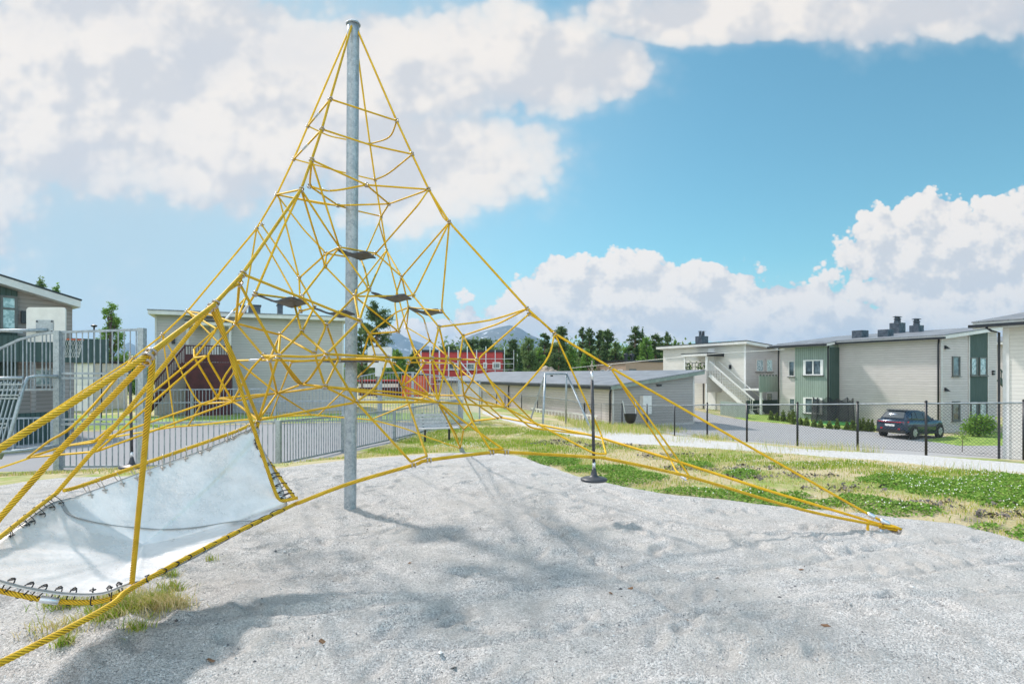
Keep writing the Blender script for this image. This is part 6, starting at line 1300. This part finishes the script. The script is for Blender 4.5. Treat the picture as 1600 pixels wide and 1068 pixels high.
# thuja hedge plants: each its own
thj = [(1205, 642, 657, 38.5, 9), (1214, 645, 658, 38.1, 9), (1224, 641, 659, 37.8, 10), (1233, 644, 660, 37.3, 9), (1239, 639, 664, 36.4, 12), (1251, 652, 667, 35.6, 8), (1260.5, 652, 669, 35.2, 9), (1272, 657, 671, 34.6, 9), (1282, 657, 672, 34.3, 9), (1296, 658, 672, 34, 9), (1308, 655, 672, 33.9, 9), (1323.5, 659, 672.5, 33.7, 9), (1332, 656, 672.5, 33.5, 11), (1343, 655, 672.5, 33.5, 9), (1349, 653, 672, 33.4, 9), (1356.5, 655, 672, 33.3, 9), (1363, 655, 672, 33.2, 8)]
tl = ['first thuja in the row, next to the white balcony post', 'second thuja of the row by the green balcony', 'third thuja of the row, in front of the beige corner', 'fourth thuja of the row, below the narrow beige window', 'tallest broad thuja of the row at the lawn corner', 'sixth thuja, first of those on the lawn edge', 'seventh thuja, below the lower bay window', 'eighth thuja, left of the trampoline', 'ninth thuja, at the left foot of the trampoline', 'tenth thuja, before the trampoline centre', 'eleventh thuja, before the dark trampoline net', 'twelfth thuja, at the right foot of the trampoline', 'thirteenth thuja, wider, right of the trampoline', 'fourteenth thuja, fourth from the parked car', 'third thuja from the parked car', 'second thuja from the parked car', 'reddish thuja right beside the parked car']
for i, (px, y0, y1, Y, wp) in enumerate(thj):
    b = at(px, y1, Y); h = zof(y0, Y) - b.z; r_ = wp / F * Y / 2; o = empty('thuja', (b.x, b.y, g(b.x, b.y)), label=tl[i], category='thuja', group='thuja plants in a row by the car park'); h = max(.45, zof(y0, Y) - g(b.x, b.y))
    mb = MB(); mb.tube([(0, 0, -.05), (0, 0, h * .6)], .02, 5); mb.build('stem', 'bark', o)
    V_, F_ = leafcloud([((0, 0, h * (.18 + .75 * k / 5)), (r_ * (1.05 - .14 * k), r_ * (1.05 - .14 * k), h * .14), (1.1 - .14 * k) ** 2) for k in range(6)], 420, .065, 300 + i); mesh_np('foliage', V_, F_, 'thuja_leaf', False, parent=o)
# leafy bush by the gable, and the thin sapling before it
b = at(1530, 684, 31.5); o = empty('leafy_bush', (b.x, b.y, g(b.x, b.y)), label='bright green leafy bush before the beige gable', category='bush'); hb = zof(646, 31.5) - g(b.x, b.y)
mb = MB(); rs_ = random.Random(2)
for k in range(9): a = rs_.uniform(0, 6.28); mb.tube([(0, 0, 0), (math.cos(a) * .3, math.sin(a) * .3, hb * .5), (math.cos(a) * .55, math.sin(a) * .55, hb * .85)], [.025, .016, .006], 5)
mb.build('stem', 'bark', o); V_, F_ = leafcloud([((.1, 0, hb * .62), (.62, .6, hb * .36), 3), ((-.55, 0, hb * .4), (.4, .4, hb * .24), 1), ((.45, 0, hb * .4), (.4, .5, hb * .3), 1), ((-.1, 0, hb * .25), (.6, .5, hb * .2), 1)], 2100, .085, 404, .9); mesh_np('foliage', V_, F_, 'bush_leaf', False, parent=o)
sp_ = gp(1538, 713); o = empty('sapling', (sp_[0], sp_[1] + 1.2, g(sp_[0], sp_[1] + 1.2)), label='thin bare-stemmed sapling just behind the chain-link fence', category='sapling')
mb = MB(); mb.tube([(0, 0, -.1), (.02, 0, .5), (-.02, 0, .95)], [.018, .012, .005], 6); [mb.tube([(0, 0, .45 + .08 * k), ((-1) ** k * .25, 0, .65 + .08 * k)], [.007, .003], 4) for k in range(5)]; mb.build('stem', 'bark', o)
V_, F_ = leafcloud([((0, 0, .8), (.34, .3, .2), 1), ((.2, 0, .62), (.25, .2, .12), .5)], 150, .035, 405); mesh_np('leaves', V_, F_, 'bush_leaf', False, parent=o)
# trampoline with a dark net
T0 = at(1301, 0, 37.6); tp = empty('trampoline', (T0.x, 37.6, g(T0.x, 37.6)), label='trampoline with green rim and a sagging black safety net', category='trampoline')
tz = zof(661, 37.6) - tp.location.z; rr = 1.28; M['rimgreen'] = mat('bright_green_plastic_pad', (.10, .55, .12), .5); M['netting'] = mat('black_netting', (.02, .022, .03), .8)
mb = MB(); mb.lathe([(rr - .18, 0), (rr, 0), (rr + .03, .03), (rr, .06), (rr - .18, .06)], (0, 0, tz), 36); mb.build('rim_pad', 'rimgreen', tp)
tzn = zof(621, 37.6) - tp.location.z
for k in range(6):
    a = 2 * math.pi * k / 6 + .25; x_, y_ = rr * math.cos(a), rr * math.sin(a); mb = MB(); mb.tube([(x_, y_, -.1), (x_, y_, tz)], .03, 6); mb.build('leg', 'galv_dark', tp); mb = MB(); mb.tube([(x_ * 1.02, y_ * 1.02, tz), (x_ * .93, y_ * .93, tzn)], .028, 6); mb.build('net_pole', 'black_steel', tp)
def netbuild(t, p):
    v = coords(t, 'Generated'); n = t.noise(v, 3, 3, .5); t.link(t.math('MULTIPLY_ADD', n, .5, .35), p.inputs['Alpha'])
M['netting'] = mat('black_netting', (.02, .022, .03), .8, 0, netbuild); mb = MB(); V_ = []; nn, mm = 72, 12
for j in range(mm + 1):
    for k in range(nn):
        a = 2 * math.pi * k / nn; ph = abs(((a - .25) / (math.pi / 3)) % 1 - .5) * 2; t = j / mm; zt_ = tzn - .30 * math.sin(math.pi * ph * .5 + math.pi / 2) ** 1.0; r_ = (rr * .98) * (1 - t * .05) - (1 - ph) * .16 * math.sin(t * 2.2); V_.append((r_ * math.cos(a), r_ * math.sin(a), tz + .05 + (zt_ - tz) * t))
mb.add(V_, [(j * nn + k, j * nn + (k + 1) % nn, (j + 1) * nn + (k + 1) % nn, (j + 1) * nn + k) for j in range(mm) for k in range(nn)]); mb.build('safety_net', 'netting', tp, smooth=True)
# overhead cable
mb = MB(); P_ = [at(890, 575, 60), at(1030, 561, 48), at(1110, 553, 43), at(1226, 545.5, 40.5)]; P_ = spline(P_, 8); mb.v = []; mb.tube(P_, .02, 5); tag(mb.build('overhead_cable', 'fascia', None), 'pale cable sagging from the beige house across the white one', 'cable')
# street lamps / thin flagpoles beyond the court
for px, yt, Y, lb in ((147, 511, 30, 'thin dark lamp post left of the cone-shaped tree'), (158, 548, 26, 'short dark post seen through the tall court bars')):
    x = at(px, 0, Y).x; o = empty('lamp_post', (x, Y, g(x, Y)), label=lb, category='lamp post'); h = zof(yt, Y) - g(x, Y); mb = MB(); mb.tube([(0, 0, -.1), (0, 0, h)], .04, 8); mb.build('pole', 'black_steel', o); mb = MB(); mb.lathe([(.04, 0), (.13, .03), (.15, .10), (.03, .14)], (0, 0, h), 12); mb.build('lamp_head', 'dark_trim', o)
# rock spoil heap at the edge of the wood
M['rock'] = mottled((.22, .17, .13), (.40, .34, .28), 2.2, .9, name='brown_blasted_rock', bumps=.7, bd=.1)
for px, w_, yt, lb in ((858, 44, 572, 'long low rock heap behind the shed roof'), (930, 40, 578, 'smaller rock heap left of the brown building')):
    xs_ = np.linspace(-1, 1, 40); V_ = []; c = at(px, 0, 60); W2 = w_ / F * 60
    H_ = zof(yt, 60) + 1.2; X2, Y2 = np.meshgrid(xs_, xs_, indexing='ij'); q = np.stack([X2.ravel() * W2 + c.x, Y2.ravel() * 4 + 60], 1); hgt = (1 - np.clip(np.abs(X2.ravel()), 0, 1) ** 2.2) * (1 - np.abs(Y2.ravel()) ** 2) * H_ * (1 + .22 * vnoise(q, .9, 13)); 
    tag(mesh_np('rock_heap', np.column_stack([q, -1.25 + hgt]), grid_faces(40, 40), 'rock', False), lb, 'rock heap')

# ------------------------------------------------------------------ mountains
def mtn_build(t, p):
    v = pos(t); s = t.n('ShaderNodeSeparateXYZ'); t.link(v, s.inputs[0]); n = t.noise(v, .006, 7, .65); n2 = t.noise(v, .018, 6, .7)
    c = t.mix(t.smooth(t.math('ADD', t.math('MULTIPLY', s.outputs[2], .0035), t.math('MULTIPLY', t.math('SUBTRACT', n, .5), 1.2)), .1, .6), (.03, .055, .035), (.10, .105, .10))
    sn = t.math('MULTIPLY', t.smooth(n2, .60, .66), t.smooth(s.outputs[2], 110, 180)); c = t.mix(sn, c, (.8, .82, .85)); t.link(c, p.inputs['Base Color'])
M['mountain'] = mat('bare_mountain_with_snow_patches', (.1, .12, .1), .95, 0, mtn_build)
def mountain(prof, Y, depth, seed, name='mountains'):
    pxs = np.array([p[0] for p in prof], float); pys = np.array([p[1] for p in prof], float); a = np.linspace(pxs[0], pxs[-1], 160); b = np.linspace(-1, 1, 60); V_ = []
    A2, B2 = np.meshgrid(a, b, indexing='ij'); hp = np.interp(A2.ravel(), pxs, pys); X_ = (A2.ravel() - CX) / F * Y; Yv = Y + B2.ravel() * depth; top = EYE - (hp - HY) / F * Y
    nz = vnoise(np.column_stack([X_, Yv]), .006, seed, 5); sh = np.clip(1 - np.abs(B2.ravel()) ** 1.2, 0, 1); z = top * sh * (1 + .22 * nz * (np.abs(B2.ravel()) > .04)) - 3
    return mesh_np(name, np.column_stack([X_, Yv, z]), grid_faces(160, 60), 'mountain', True, kind='structure')
mountain([(40, 584), (130, 562), (165, 548), (196, 536), (208, 541), (225, 556), (260, 572), (330, 584)], 3300, 600, 1)
mountain([(500, 584), (545, 568), (580, 545), (600, 530), (618, 519), (632, 525), (655, 533), (680, 543), (705, 556), (760, 576), (800, 584)], 3700, 700, 2)
mountain([(600, 584), (650, 570), (690, 552), (710, 536), (735, 523), (760, 515), (782, 509), (797, 506.5), (812, 511), (826, 520), (845, 531), (865, 542), (885, 552), (920, 557), (950, 553), (985, 556), (1030, 560), (1120, 566), (1300, 574), (1600, 580), (1900, 584)], 3000, 600, 3)

# ------------------------------------------------------------------ haze
mb = MB(); mb.box(-6000, 6000, -400, 4800, -6, 300)
hz = mb.build('haze', 'glass', None, kind='stuff'); hm = bpy.data.materials.new('haze_air'); hm.use_nodes = True; t = NT(hm.node_tree); pv = t.n('ShaderNodeVolumePrincipled'); pv.inputs['Color'].default_value = (.40, .68, 1.0, 1); pv.inputs['Density'].default_value = .00017; pv.inputs['Anisotropy'].default_value = .2
oo = t.n('ShaderNodeOutputMaterial'); t.link(pv.outputs[0], oo.inputs['Volume']); hz.data.materials.clear(); hz.data.materials.append(hm)
